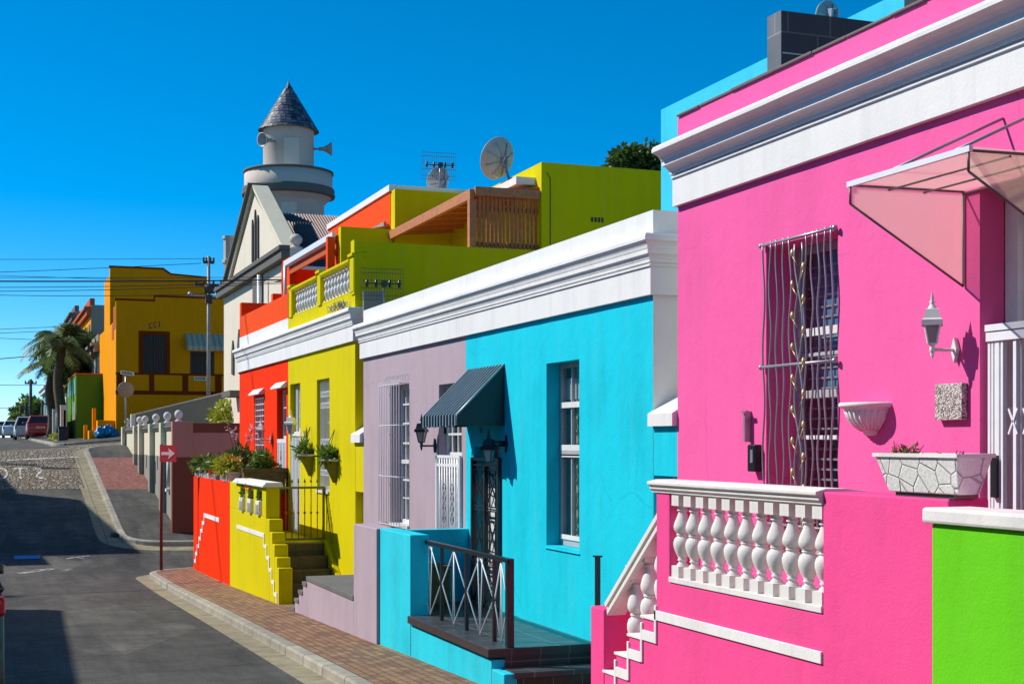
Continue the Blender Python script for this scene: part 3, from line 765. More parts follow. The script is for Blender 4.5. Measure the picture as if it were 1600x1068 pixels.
# small things on the pink wall
lantern('wall_lamp', 'white coach lantern on a bracket on the pink wall, its shadow beside it', 7.17, .565, .185, .138, 'woodwhite', 'coach lanterns on house walls')
p = MB(); p.box(FX - .045, FX - .001, 7.07, 7.33, .135, .36)
def pebbles():
    t = NT('pebble_dash'); v = t.new('TexVoronoi', Scale=95.0); t.link(t.co, v.inputs['Vector'])
    s2 = t.n.new('ShaderNodeSeparateColor'); t.link(v.outputs['Color'], s2.inputs[0])
    t.color(t.ramp(s2.outputs[0], [(0, (.06, .05, .045)), (.35, (.30, .24, .20)), (.7, (.62, .56, .50)), (1, (.75, .72, .68))])); t.rough(.7); t.bump(t.ramp(v.outputs['Distance'], [(0, 1.0), (.6, 0.0)]), .8, .01); return t.m
M['pebble'] = pebbles()
tag(p.build('wall_plaque', M['pebble'], bevel=.004, origin=(5.6, 7.2, .25)), 'square pebble-dash plaque on the pink wall under the white lantern', 'plaque')
wp_ = MB(); prof = [(r * .76, z * .78) for r, z in [(.0, -.235), (.06, -.235), (.075, -.215), (.09, -.19), (.15, -.15), (.205, -.09), (.235, -.02), (.245, 0), (.285, .01), (.295, .03), (.285, .05), (.25, .05), (.24, .02), (.0, .0)]]
wp_.lathe(prof, (FX, 8.06, .225), 24, a0=PI / 2, a1=3 * PI / 2)
for j in range(13):
    th = PI / 2 + PI * (j + .5) / 13
    wp_.tube([(FX + r * .76 * math.cos(th), 8.06 + r * .76 * math.sin(th), .225 + z * .78) for r, z in ((.092, -.19), (.152, -.15), (.207, -.09), (.238, -.02))], .010, 5)
tag(wp_.build('wall_planter', M['offwhite'], origin=(5.6, 8.06, .2)), 'empty white fluted half-bowl planter fixed to the pink wall', 'planter')
ib = thing('intercom', 'small black intercom box beside the wavy barred pink window', 'intercom', (5.6, 9.58, -.1))
q = MB(); q.box(FX - .07, FX - .001, 9.50, 9.61, -.23, -.02); q.build('box', M['black'], ib, bevel=.01)
q = MB(); q.box(FX - .078, FX - .071, 9.515, 9.55, -.16, -.06); q.build('button_panel', M['steelgrey'], ib)
q = MB(); q.box(FX - .06, FX - .001, 9.66, 9.685, .0, .24); q.box(FX - .08, FX - .055, 9.62, 9.685, .225, .242); tag(q.build('wall_bracket', M['steelgrey'], origin=(5.6, 9.67, .1)), 'bent grey metal bracket on the pink wall above the intercom', 'bracket')

# planter box of crazy-paved pattern on the terrace wall
def crazy():
    t = NT('crazy_paved_white'); v = t.new('TexVoronoi', feature='DISTANCE_TO_EDGE', Scale=9.0, Randomness=1.0); t.link(t.co, v.inputs['Vector'])
    ed = t.ramp(v.outputs['Distance'], [(.0, 0.0), (.05, 1.0)])
    n_ = t.noise(45, 5, .7); t.color(t.mix(ed, (.44, .43, .40), t.ramp(n_, [(.35, (.66, .65, .61)), (.6, (.80, .79, .76))]))); t.rough(.9)
    t.bump(t.math('ADD', ed, t.math('MULTIPLY', n_, .5)), .7, .012); return t.m
M['crazy'] = crazy()
PL = thing('planter_box', 'white planter box with crazy-paving pattern and a few dry plants on the pink terrace wall', 'planter', (4.62, 6.12, -.285))
q = MB(); ya, yb = 5.69, 6.37
q.v = [(4.49, ya + .05, -.262), (4.62, ya + .05, -.262), (4.62, yb - .06, -.262), (4.49, yb - .06, -.262), (4.44, ya, -.068), (4.66, ya, -.068), (4.66, yb, -.068), (4.44, yb, -.068),
       (4.46, ya + .02, -.068), (4.64, ya + .02, -.068), (4.64, yb - .02, -.068), (4.46, yb - .02, -.068), (4.47, ya + .03, -.10), (4.63, ya + .03, -.10), (4.63, yb - .03, -.10), (4.47, yb - .03, -.10)]
q.f = [(0, 3, 2, 1), (0, 1, 5, 4), (1, 2, 6, 5), (2, 3, 7, 6), (3, 0, 4, 7), (4, 5, 9, 8), (5, 6, 10, 9), (6, 7, 11, 10), (7, 4, 8, 11), (8, 9, 13, 12), (9, 10, 14, 13), (10, 11, 15, 14), (11, 8, 12, 15), (12, 13, 14, 15)]
q.m = [0] * 13 + [1]; q.s = [False] * 14
pb = q.build('trough', [M['crazy'], M['soil']], PL, bevel=.006)
q = MB(); q.box(4.432, 4.445, ya - .01, yb + .01, -.078, -.058); q.box(4.655, 4.668, ya - .01, yb + .01, -.078, -.058); q.box(4.446, 4.654, ya - .012, ya + .003, -.078, -.058); q.box(4.446, 4.654, yb - .003, yb + .012, -.078, -.058); q.build('rim', M['offwhite'], pb)
q = MB()
for y_, n_, h_ in ((6.26, 16, .085), (6.18, 14, .07), (5.88, 8, .04)):
    for _ in range(n_):
        a_ = random.uniform(0, 2 * PI); q.tube([(4.55 + random.uniform(-.05, .05), y_ + random.uniform(-.05, .05), -.10), (4.55 + .05 * math.cos(a_), y_ + .09 * math.sin(a_), -.08 + h_ * random.uniform(.4, 1.0))], [.004, .002], 4)
q.build('plant', M['rustred'], PL); q = MB(); q.leaves((4.55, 6.22, -.06), (.07, .1, .04), 70, .03); q.build('foliage', M['leaf'], PL)
q = MB(); q.box(4.51, 4.66, 5.80, 6.28, -.284, -.263); tag(q.build('planter_support', M['oxide'], origin=(4.62, 6.1, -.28)), 'thin dark board under the white crazy-paved planter box', 'board')

# lime green wall of the next house
GW = thing('garden_wall', 'lime green terrace wall with thick white coping at the right edge', 'wall', (4.2, 4.0, -2.1))
MB().box(4.3, 4.52, 1.0, 5.70, gz(4.3, 3) - .5, -.395).build('wall', M['lime'], GW, bevel=.01)
MB().box(4.27, 4.56, 1.0, 5.74, -.394, -.318).build('coping', M['offwhite'], GW, bevel=.015)
# ladder inside the doorway
LD = thing('ladder', 'pale aluminium ladder leaning inside the pink doorway behind the gate', 'ladder', (6.2, 6.45, -1.05))
q = MB(); a0, a1 = Vector((5.96, 6.60, -1.05)), Vector((6.25, 6.10, 1.75)); o2 = Vector((.27, .16, 0))
q.bar(a0, a1, .04, .06); sti = q.build('stile', M['steelwhite'], LD); copies(sti, LD, [tuple(o2)])
q = MB(); c = a0 + (a1 - a0) / 10; q.bar(c, c + o2, .03); rg = q.build('rung', M['steelwhite'], LD); copies(rg, LD, [tuple((a1 - a0) * i / 10) for i in range(1, 9)])
# ================================================================ CYAN HOUSE
M['slabtile'] = brickmat('dark_slate_tile', L(78, 80, 82, .8), L(66, 66, 70, .8), (.16, .15, .14), .40, .40, .008, 'xy', .35, .25, off=0)
M['risertile'] = brickmat('brown_black_tile', L(74, 62, 60, .7), L(60, 52, 50, .7), (.14, .12, .11), .30, .30, .006, 'xz', .35, .2, off=0)
H = thing('house', 'turquoise blue single-storey house with white moulded cornice, black gate and tiled terrace', 'house', (5.6, 14, -2.4))
Y0, Y1 = 11.40, 16.668
win = (13.08, 13.97, -1.10, .835, .15); door = (15.41, 16.35, -1.975, -.06, .13)
mb = MB()
mb.panel(fX(FX), Y0, Y1, -3.6, 1.33, [win, door])
mb.panel(fX(FX), Y0, Y1, 1.33, 2.08, [], 2)
house_body(mb, Y0, Y1, 2.08, 13.0, msn=2)
mb.box(FX + .001, FX + .22, Y0 + .001, Y1, 1.75, 2.082, 2); mb.box(FX + .22, 13, Y0 + .001, Y0 + .2, 1.6, 2.07, 2)
mb.build('wall', [M['cyan'], M['bounceroof'], M['white']], H, weld=True)
cornice(Y0, Y1, 1.318, H, near_return=2.2)
W = sash(H, FX + .15, 13.08, 13.97, -1.10, .835, 'greyjoin', bars=(.40,), vbars=(13.66,), fw=.05, d=.06, mid=-.12, curtain=(13.30, 13.73, 'curtain'))
for za, zb_ in ((-.16, -.13), (-1.03, -.98), (.36, .42), (-.09, -.03)): MB().box(FX + .138, FX + .152, 13.14, 13.92, za, zb_).build('rail', M['woodwhite'], W)
q = MB(); q.box(FX + .27, FX + .28, 13.83, 14.25, -1.05, .3); q.build('drape', M['drape'], W)
q = MB(); q.box(FX + .215, FX + .219, 13.35, 14.1, .45, .67); q.build('blind', M['woodwhite'], W)
q = MB()
for k in range(5):      # diamond bars behind the right-hand light
    for s_ in (1, -1): q.tube([(FX + .208, 13.64 + s_ * .06, -1.0 + k * .26), (FX + .208, 13.64 - s_ * .06, -.74 + k * .26)], .006, 5)
q.build('diamond_bars', M['steelgrey'], W)
q = MB(); q.prism([(FX - .02, -1.13), (FX + .15, -1.10), (FX + .15, -1.13)], 'y', 13.06, 13.99); q.build('sill', M['cyan'], W)
# door: panelled white leaf behind a black wrought iron gate
D = MB(); D.box(FX + .13, FX + .18, 15.41, 16.35, -1.975, -.30); D.box(FX + .128, FX + .18, 15.41, 16.35, -.30, -.24); 
dr = D.build('door', M['woodwhite'], H)
MB().box(FX + .15, FX + .156, 15.41, 16.35, -.24, -.06).build('pane', M['glass'], dr)
q = MB()
for i in range(12):
    z = -1.9 + i * .135
    q.bar((FX + .124, 15.5, z), (FX + .124, 16.26, z + random.uniform(-.01, .06)), .008, .01); q.bar((FX + .124, 15.5 + (i % 4) * .19, z), (FX + .124, 15.55 + (i % 4) * .19 + .1, z + .14), .008, .01)
q.build('panel_lines', M['ink'], dr)
g = MB(); gx_ = FX - .015
for y_ in (15.40, 16.34): g.box(gx_ - .03, gx_ + .03, y_ - .025, y_ + .025, -1.975, -.19)
g.box(gx_ - .025, gx_ + .025, 15.43, 16.31, -.225, -.19); g.box(gx_ - .02, gx_ + .02, 15.43, 16.31, -.29, -.265)
g.box(gx_ - .026, gx_ + .026, 15.86, 15.92, -1.975, -.29)
for ya, yb in ((15.43, 15.86), (15.92, 16.31)):
    ym, hw = (ya + yb) / 2, (yb - ya) / 2
    for zc, zh in ((-.55, .22), (-1.12, .30), (-1.70, .22)):
        for s_ in (1, -1):
            g.bar((gx_, ym - hw, zc - zh * s_), (gx_, ym + hw, zc + zh * s_), .014); g.bar((gx_, ym + s_ * hw * .5, zc - zh), (gx_, ym + s_ * hw * .5, zc + zh), .014)
        for z in (zc - zh, zc + zh): g.bar((gx_, ya, z), (gx_, yb, z), .016)
        g.prism([(ym - hw * .5, zc - zh * .5), (ym - hw * .5, zc - zh * .45), (ym + hw * .5, zc + zh * .5), (ym + hw * .5, zc + zh * .45)], 'x', gx_ - .006, gx_ + .006)
g.build('security_gate', M['darkgate'], H)
# alley wall to the pink house
q = MB(); q.panel(fX(FX + .004), 10.925, 11.398, -3.4, .17, [(10.93, 11.39, -2.4, -.30, .25)], 0); q.poly([(FX + .25, 10.925, -3.4), (FX + .25, 11.398, -3.4), (FX + .25, 11.398, .17), (FX + .25, 10.925, .17)])
al = q.build('alley_wall', M['cyan'], H, weld=True)
MB().prism([(FX - .05, .14), (FX - .05, .25), (FX + .22, .42), (FX + .30, .42), (FX + .30, .14)], 'y', 10.927, 11.41).build('coping', M['white'], al)
MB().box(FX + .18, FX + .22, 10.94, 11.38, -2.4, -.31).build('door', M['woodwhite'], al)
# upper storey set back on the roof
q = MB(); q.panel(fX(8.3), 11.42, 16.66, 1.6, 4.36, []); q.poly([(8.3, 11.42, 1.6), (13, 11.42, 1.6), (13, 11.42, 4.36), (8.3, 11.42, 4.36)], 1); q.poly([(8.3, 16.66, 1.6), (13, 16.66, 1.6), (13, 16.66, 4.36), (8.3, 16.66, 4.36)]); q.poly([(13, 11.42, 1.6), (13, 16.66, 1.6), (13, 16.66, 4.36), (13, 11.42, 4.36)]); q.poly([(8.3, 11.42, 4.36), (13, 11.42, 4.36), (13, 16.66, 4.36), (8.3, 16.66, 4.36)])
q.build('upper_storey', [M['palecyan'], M['greywall']], H, weld=True)
# terrace: pier block, divider wall, tiled slab, steps
T = MB()
T.box(4.5, 4.72, 15.38, 16.70, gz(4.5, 16) - .4, -1.055)
T.box(4.721, 5.599, 16.56, 16.70, -2.4, -1.075)
T.box(4.505, 4.7, 12.65, 15.379, gz(4.5, 13) - .4, -2.075)
T.box(4.701, 5.598, 12.66, 16.55, -2.9, -2.08)
T.box(4.506, 4.64, 12.30, 12.649, gz(4.5, 12) - .4, -2.16); 
tw = T.build('terrace_wall', M['cyan2'], H, bevel=.012)
s_ = MB(); s_.box(4.47, 5.598, 12.62, 15.378, -2.05, -1.968); s_.box(4.722, 5.598, 15.379, 16.558, -2.05, -1.969)
s_.box(4.60, 5.598, 12.27, 12.62, -2.205, -2.148); s_.build('slab', M['slabtile'], H, bevel=.006)
s_ = MB(); s_.box(4.642, 5.597, 12.64, 12.66, -2.15, -2.051); s_.box(4.642, 5.597, 12.30, 12.64, -2.8, -2.206); s_.box(4.464, 4.4695, 12.62, 15.37, -2.049, -1.972); s_.box(4.47, 5.597, 12.612, 12.619, -2.05, -1.972)
s_.build('riser', M['risertile'], H)
rX = 4.70
R = MB(); R.bar((rX, 12.62, -1.14), (rX, 15.75, -1.14), .05, .045); R.bar((rX - .06, 15.70, -1.14), (rX + .02, 15.70, -1.14), .045)
rl = R.build('railing', M['black'], H, bevel=.004)
q = MB(); q.box(rX - .035, rX + .035, 12.64, 12.71, -1.968, -1.118); q.build('corner_post', M['black'], rl, bevel=.004)
q = MB(); q.box(rX - .018, rX + .018, 13.09, 13.126, -1.968, -1.162); pb = q.build('post', M['black'], rl); copies(pb, rl, [(0, .86, 0), (0, 1.72, 0)])
q = MB()
for i, (ya, yb) in enumerate(((12.72, 13.10), (13.13, 13.95), (13.99, 14.81), (14.85, 15.67))):
    ym = (ya + yb) / 2
    for s2 in (1, -1):
        q.tube([(rX, ym, -1.165), (rX, ym + s2 * (yb - ya) / 2, -1.56), (rX, ym, -1.955)], .0075, 5)
        q.tube([(rX, ym + s2 * .075, -1.165), (rX, ym, -1.955)] if i % 2 else [(rX, ym, -1.165), (rX, ym + s2 * .03, -1.955)], .006, 5)
q.build('diamond_bars', M['steelwhite'], rl)
q = MB(); q.box(5.25, 5.29, 11.86, 11.90, -2.7, -1.06); q.box(5.235, 5.305, 11.845, 11.915, -1.06, -1.045); tag(q.build('handrail_post', M['black'], origin=(5.27, 11.88, -2.6)), 'lone black post against the turquoise wall behind the pink stair pier', 'post')
q = MB(); q.box(4.85, 5.25, 16.22, 16.5, -1.967, -1.52); q.box(4.83, 5.27, 16.20, 16.52, -1.52, -1.49); tag(q.build('bin', M['planterbrown'], bevel=.01, origin=(5.05, 16.36, -1.967)), 'brown lidded bin in the corner of the tiled turquoise terrace', 'bin')
# striped metal awning
def stripes(name, c1, c2, period, frac, axis=1, rough=.4, metal=0.0):
    t = NT(name); sp = t.n.new('ShaderNodeSeparateXYZ'); t.link(t.co, sp.inputs[0])
    f = t.math('FRACT', t.math('DIVIDE', sp.outputs[axis], period)); m_ = t.math('LESS_THAN', f, frac)
    t.color(t.mix(m_, c1, c2)); t.rough(rough); t.b.inputs['Metallic'].default_value = metal; return t.m
M['awnrib'] = plain('awning_rib_enamel', L(150, 172, 182, .7), .4, var=.1); M['awndark'] = plain('awning_dark_enamel', L(14, 36, 44, .8), .45, var=.15)
M['awnstripe'] = stripes('dark_ribbed_awning', L(22, 62, 66, .8), L(12, 36, 42, .8), .1545, .45)
A = thing('awning', 'dark green-black ribbed metal awning over the black gate of the turquoise house', 'awning', (5.6, 15.9, .6))
a0, a1, zt, zb, px = 15.27, 16.63, .885, .30, 5.015
q = MB(); n = 12; ribs = []
for i in range(n + 1):
    y = a0 + (a1 - a0) * i / n
    ribs.append(y)
for i in range(n):
    ya, yb = ribs[i], ribs[i + 1]; w_ = (yb - ya) * .24
    for (p0, p1, up_) in ((ya, ya + w_, .022), (ya + w_, yb, .0)):
        pts = [(FX - .005, zt + up_), (px - up_ * .7, zb + up_ * .7), (px - up_ * .7, .185 - (.014 if i % 2 else 0)), (px + .006, .185 - (.014 if i % 2 else 0)), (px + .008, zb - .004), (FX - .005, zt - .012)]
        q.prism(pts, 'y', p0 + .0005, p1 - .0005, 0 if up_ else 1)
q.build('cover', [M['awnrib'], M['awndark']], A)
q = MB(); q.tube([(FX - .006, a0 - .004, zt + .012), (px, a0 - .004, zb + .012), (px, a0 - .004, .19)], .008, 5)
for i in range(7): q.tube([(FX - .004 - .0, a0 + .06 + i * .2, zt - .02), (px + .01, a0 + .06 + i * .2, zb - .02)], .007, 4)
q.build('edge_trim', M['steelgrey'], A)
nv = 6
for y_ in (a0, a1):
    q = MB()
    for i in range(nv):       # ribbed cheeks
        xa, xb = px + (FX - px) * i / nv, px + (FX - px) * (i + 1) / nv + .002
        za, zb2 = zb + (zt - zb) * i / nv, zb + (zt - zb) * (i + 1) / nv
        q.prism([(xa, .185), (xb, .185), (xb, zb2 - .02), (xa, za - .02)], 'y', y_ - .004, y_ + .004 + .006 * (i % 2))
    q.bar((px + .3, y_, .186), (px + .3, y_, .10), .035, .012)
    q.build('cheek', M['awndark'], A)
lantern('wall_lamp', 'black coach lantern hanging under the ribbed awning beside the black gate', 15.19, -.02, .22, .17, 'black', 'coach lanterns on house walls', up=False)

# ================================================================ LILAC HOUSE
H = thing('house', 'pale lilac single-storey house with white cornice, bowed window grille and white gate', 'house', (5.6, 19.2, -2.6))
Y0, Y1 = 16.672, 21.78
win = (19.2, 20.2, -1.20, .83, .16); door = (16.84, 17.79, -1.995, .755, .11)
mb = MB(); mb.panel(fX(FX), Y0, Y1, -3.6, 1.33, [win, door]); mb.panel(fX(FX), Y0, Y1, 1.33, 2.08, [], 2); house_body(mb, Y0, Y1, 2.08, 13.0)
mb.box(FX + .001, FX + .22, Y0, Y1 - .001, 1.75, 2.082, 2)
mb.build('wall', [M['lilac'], M['bounceroof'], M['white']], H, weld=True)
cornice(Y0, Y1, 1.318, H, far_mitre=True)
W = sash(H, FX + .16, 19.2, 20.2, -1.20, .83, 'woodwhite', bars=(.55, .27, -.02, -.56, -.82), vbars=(19.45, 19.7, 19.95), fw=.05, d=.06, mid=-.29)
q = MB(); q.box(FX - .03, FX + .16, 19.2, 20.19, -1.235, -1.19); q.build('sill', M['woodwhite'], W)
g = MB(); gx_ = FX - .13
for i in range(9):
    y_ = 19.26 + i * .136
    g.tube([(FX - .002, y_, .97), (gx_, y_, .85), (gx_, y_, -1.22), (FX - .002, y_, -1.235)], .0062, 5)
for z in (.83, .24, -.50, -1.20): g.tube([(FX - .002, 19.255, z), (gx_, 19.255, z), (gx_, 20.355, z), (FX - .002, 20.355, z)], .0065, 5)
g.build('security_grille', M['steelwhite'], H)
D = MB(); D.box(FX + .11, FX + .16, 16.84, 17.79, -1.995, -.22); dr = D.build('door', M['woodwhite'], H)
sash(H, FX + .10, 16.84, 17.79, -.20, .755, 'woodwhite', bars=(.1, .35), vbars=(17.08, 17.32, 17.56), fw=.05, name='transom')
g = MB(); gx_ = FX - .02
for y_ in (16.83, 17.80): g.box(gx_ - .02, gx_ + .02, y_ - .02, y_ + .02, -1.99, -.18)
for z in (-.19, -.30, -1.50): g.box(gx_ - .015, gx_ + .015, 16.85, 17.78, z - .018, z + .018)
for i in range(8): g.tube([(gx_, 16.94 + i * .107, -1.99), (gx_, 16.94 + i * .107, -.2)], .012, 5)
for c_ in (17.13, 17.47):
    for k in range(4):
        for s_ in (1, -1): g.tube([(gx_ - .012, c_ + s_ * .045 * math.sin(2 * PI * j / 10), -.60 - k * .13 + .06 * math.cos(2 * PI * j / 10)) for j in range(11)], .007, 4)
for i in range(7): g.tube([(gx_ - .012, 16.99 + i * .107 + .04 * math.sin(2 * PI * j / 8), -1.40 + .06 * math.cos(2 * PI * j / 8)) for j in range(9)], .006, 4)
g.build('security_gate', M['steelwhite'], H)
T = MB(); lx = 4.46
T.box(lx, lx + .24, 16.71, 17.86, gz(lx, 17) - .4, -1.06)
T.box(lx + .001, 5.598, 17.861, 20.70, gz(lx, 19) - .5, -2.06)
for i in range(4): T.box(lx + .002, 5.597, 20.701 + .30 * i, 20.70 + .30 * (i + 1), gz(lx, 21) - .6, -2.16 - .155 * i)
T.build('terrace_wall', M['lilac'], H, bevel=.012)
s_ = MB(); s_.box(lx - .012, 5.598, 17.86, 20.72, -2.061, -1.995)
for i in range(4): s_.box(lx - .01, 5.597, 20.712 + .30 * i, 20.72 + .30 * (i + 1), -2.161 - .155 * i, -2.10 - .155 * i)
M['greyslab'] = paint('grey_cement_slab', L(130, 130, 125, .7), .85, .15, .25); s_.build('slab', M['greyslab'], H, bevel=.006)
lantern('wall_lamp', 'black coach lantern on the lilac wall left of the ribbed awning', 17.93, -.05, .20, .165, 'black', 'coach lanterns on house walls')

# ================================================================ YELLOW HOUSE
H = thing('house', 'lime yellow house with roof balustrade, stepped terrace wall and two hanging baskets', 'house', (5.6, 25, -2.8))
Y0, Y1 = 22.32, 27.748
win = (24.15, 25.15, -.87, 1.12, .16); door = (26.6, 27.55, -1.74, 1.13, .14)
mb = MB(); mb.panel(fX(FX), Y0, Y1, -3.8, 2.44, [win, door]); house_body(mb, Y0, Y1, 2.44, 13.0)
mb.box(FX + .001, FX + .2, Y0 + .3, Y1, 2.0, 2.443)
mb.build('wall', [M['yellow'], M['bounceroof']], H, weld=True)
cornice(Y0, Y1, 1.638, H, near_return=2.2)
W = sash(H, FX + .16, 24.15, 25.15, -.87, 1.12, 'greyjoin', bars=(.75, .35, -.45), vbars=(24.5, 24.8), fw=.06, mid=.02)
g = MB()
for i in range(11): g.tube([(FX + .06, 24.2 + i * .09, -.85), (FX + .06, 24.2 + i * .09, 1.1)], .007, 4)
for z in (.85, .65, .0, -.55):
    for i in range(9): g.tube([(FX + .05, 24.2 + i * .1 + .045 * math.cos(2 * PI * j / 8), z + .05 * math.sin(2 * PI * j / 8)) for j in range(9)], .007, 4)
g.build('security_grille', M['steelwhite'], H)
q = MB(); q.box(FX - .03, FX + .16, 24.17, 25.13, -.91, -.865); q.build('sill', M['woodwhite'], W)
D = MB(); D.box(FX + .14, FX + .19, 26.6, 27.55, -1.74, .12); D.box(FX + .10, FX + .14, 27.30, 27.55, -1.74, 1.12); D.box(FX + .09, FX + .142, 26.6, 27.55, .12, .2); dr = D.build('door', M['greyjoin'], H)
q = MB(); q.box(FX + .0, FX + .03, 26.62, 27.53, .10, .2)
for i in range(7): q.box(FX + .005, FX + .03, 26.64 + i * .135, 26.70 + i * .135, -1.74, .10)
q.build('security_gate', M['steelwhite'], H)
sash(H, FX + .12, 26.6, 27.3, .2, 1.13, 'woodwhite', bars=(.5, .8), vbars=(26.95,), fw=.05, name='transom')
# alley wall with coping to the lilac house
q = MB(); q.panel(fX(FX + .004), 21.785, 22.318, -3.6, .03, [(21.79, 22.30, -2.2, -.80, .25)]); q.poly([(FX + .25, 21.785, -3.6), (FX + .25, 22.318, -3.6), (FX + .25, 22.318, .03), (FX + .25, 21.785, .03)])
al = q.build('alley_wall', M['yellow'], H, weld=True)
MB().prism([(FX - .06, -.01), (FX - .06, .12), (FX + .20, .30), (FX + .28, .30), (FX + .28, -.01)], 'y', 21.787, 22.38).build('coping', M['white'], al)
MB().box(FX + .15, FX + .19, 21.80, 22.29, -2.2, -.81).build('door', M['woodwhite'], al)
# roof terrace balustrade
B = MB(); bx = FX + .01
for y_ in (22.45, 24.88, 27.42): B.box(bx - .04, bx + .17, y_ - .13, y_ + .13, 2.443, 3.02); B.box(bx - .07, bx + .20, y_ - .16, y_ + .16, 3.02, 3.07)
for ya, yb in ((22.585, 24.745), (25.015, 27.285)): B.prism([(bx - .06, 3.0), (bx - .06, 2.96), (bx - .03, 2.92), (bx + .15, 2.92), (bx + .18, 2.96), (bx + .18, 3.0)], 'y', ya, yb); B.box(bx - .01, bx + .13, ya, yb, 2.443, 2.475)
bal = B.build('roof_balustrade', M['yellow'], H, bevel=.006)
q = MB(); q.lathe([(r, z) for r, z in baluster_prof(.43, .055)], (bx + .06, 22.72, 2.485), 10); q.box(bx, bx + .12, 22.665, 22.775, 2.476, 2.50); q.box(bx + .005, bx + .115, 22.67, 22.77, 2.875, 2.919); b0 = q.build('baluster', M['white'], bal)
copies(b0, bal, [(0, .236 * i, 0) for i in range(1, 9)] + [(0, 2.45 + .236 * i, 0) for i in range(0, 9)])
q = MB(); q.box(FX + .001, 11.5, 22.33, 22.50, 2.02, 3.26); q.box(FX - .02, FX + .10, 22.30, 22.53, 2.40, 3.28)
q.box(8.86, 13.0, 22.331, 29.0, 2.0, 4.77)
q.box(6.62, 7.69, 27.55, 27.749, 2.05, 4.30); q.box(7.71, 12.0, 27.45, 27.749, 2.05, 5.10)
q.build('upper_storey', M['yellow'], H)
for i in range(4): MB().box(9.78 + i * .065, 9.82 + i * .065, 22.322, 22.3305, 3.80, 3.88).build('air_vent', M['copper'], H)
MB().box(10.42, 10.75, 22.31, 22.3305, 3.66, 3.70).build('ledge', M['greywall'], H); MB().tube([(8.95, 22.325, 4.6), (9.02, 22.325, 4.5), (9.02, 22.325, 3.3)], .008, 4).build('conduit', M['copper'], H)
q = MB(); q.box(8.5, 8.859, 22.6, 24.2, 4.42, 4.55); q.build('flashing', M['offwhite'], H)
# timber pergola on the roof terrace
P = thing('pergola', 'brown timber lean-to shelter with a slatted screen on the yellow roof terrace', 'pergola', (8.2, 25, 2.1))
q = MB(); q.box(7.60, 7.68, 22.42, 27.52, 4.08, 4.25); q.box(7.68, 8.855, 22.36, 22.42, 4.14, 4.29); q.build('fascia_beam', M['wood'], P, bevel=.006)
q = MB(); q.box(7.60, 7.72, 22.43, 22.55, 2.1, 4.08); q.build('post', M['wood'], P)
q = MB(); q.prism([(7.682, 4.255), (8.858, 4.36), (8.858, 4.32), (7.682, 4.215)], 'y', 22.43, 27.5); q.build('roof', M['wooddark'], P)
q = MB(); q.bar((7.69, 23.0, 4.18), (8.85, 23.0, 4.28), .06, .09); rf = q.build('rafter', M['wood'], P)
copies(rf, P, [(0, .7 * i, 0) for i in range(1, 7)])
q = MB(); random.seed(5)
for i in range(15):
    x = 7.76 + i * .073; q.box(x, x + random.uniform(.035, .055), 22.44, 22.465, 3.2, 4.14)
q.box(7.73, 8.85, 22.47, 22.50, 3.9, 3.98); q.box(7.73, 8.85, 22.47, 22.50, 3.3, 3.38); q.build('slat_screen', M['wooddark'], P)
# terrace: front wall with niches and stepped end, stairs, gate
T = MB(); tx0, tx1 = 4.5, 4.73
def tz(y): return gz(tx0, y) - .4
y_steps = [(24.20, -1.32), (23.86, -1.53), (23.60, -1.72), (23.38, -1.92), (23.20, -2.08)]
prevy = 24.20
pts = [(28.05, tz(28)), (28.05, -.80), (27.62, -.80)]
T.prism([(24.20, tz(24)), (28.06, tz(28)), (28.06, -1.30), (24.20, -1.30)], 'x', tx0, tx1)
for ya, yb in ((24.20, 24.58), (25.12, 25.42), (25.98, 26.28), (26.84, 28.06)): T.box(tx0, tx1, ya, yb, -1.301, -.78)
T.box(tx0 + .001, tx1 - .001, 24.21, 28.05, -.86, -.779)
yy = [24.20, 23.90, 23.66, 23.44, 23.24, 23.08]; zz = [-1.32, -1.53, -1.72, -1.92, -2.08]
for i in range(5): T.box(tx0 + .002 * (i % 2), tx1 - .002 * (i % 2), yy[i + 1], yy[i] - .0005, tz(23), zz[i])
T.box(4.731, 5.598, 24.42, 28.0, -2.6, -1.76)
T.prism([(23.0, tz(23)), (24.4, tz(24)), (24.4, -1.72), (24.1, -1.72), (23.1, -2.35), (23.0, -2.35)], 'x', 5.50, 5.597)
tw = T.build('terrace_wall', M['yellow'], H, bevel=.012)
q = MB(); q.prism([(tx0 - .07, -.777), (tx0 - .07, -.75), (tx0 - .04, -.73), (tx0 - .02, -.70), (tx1 + .03, -.70), (tx1 + .05, -.74), (tx1 + .05, -.777)], 'y', 24.12, 27.3); q.build('coping', M['white'], tw)
q = MB(); bx0, bx1 = tx0 - .012, tx0 + .003
q.box(bx0, bx1, 24.4, 27.2, -1.66, -1.585)
ys_ = [24.40, 24.16, 23.92, 23.70, 23.48, 23.26]; z_ = -1.585
for i in range(5):
    q.box(bx0 - .0005, bx1, ys_[i] - .055, ys_[i], z_ - .23, z_); z_ -= .185; q.box(bx0, bx1, ys_[i + 1], ys_[i] - .056, z_ - .06, z_ - .0)
q.box(bx0, bx1, 23.2, 23.255, -2.78, z_ + .02)
q.build('painted_band', M['white'], tw)
M['stair'] = brickmat('olive_brown_stair_tile', L(110, 98, 52, .6), L(92, 82, 44, .6), (.03, .026, .016), .30, .30, .006, 'xz', .5, .25, off=0)
q = MB()
for i, (y_, z_) in enumerate(((24.12, -1.76), (23.82, -1.96), (23.52, -2.16), (23.20, -2.37))): q.box(4.732, 5.499, y_, 24.415 - .001 * i, -3.1, z_)
q.build('stairs', M['stair'], H, bevel=.008)
M['gateolive'] = plain('olive_painted_iron', L(150, 148, 40, .7), .5, var=.1)
g = MB(); gy = 24.40
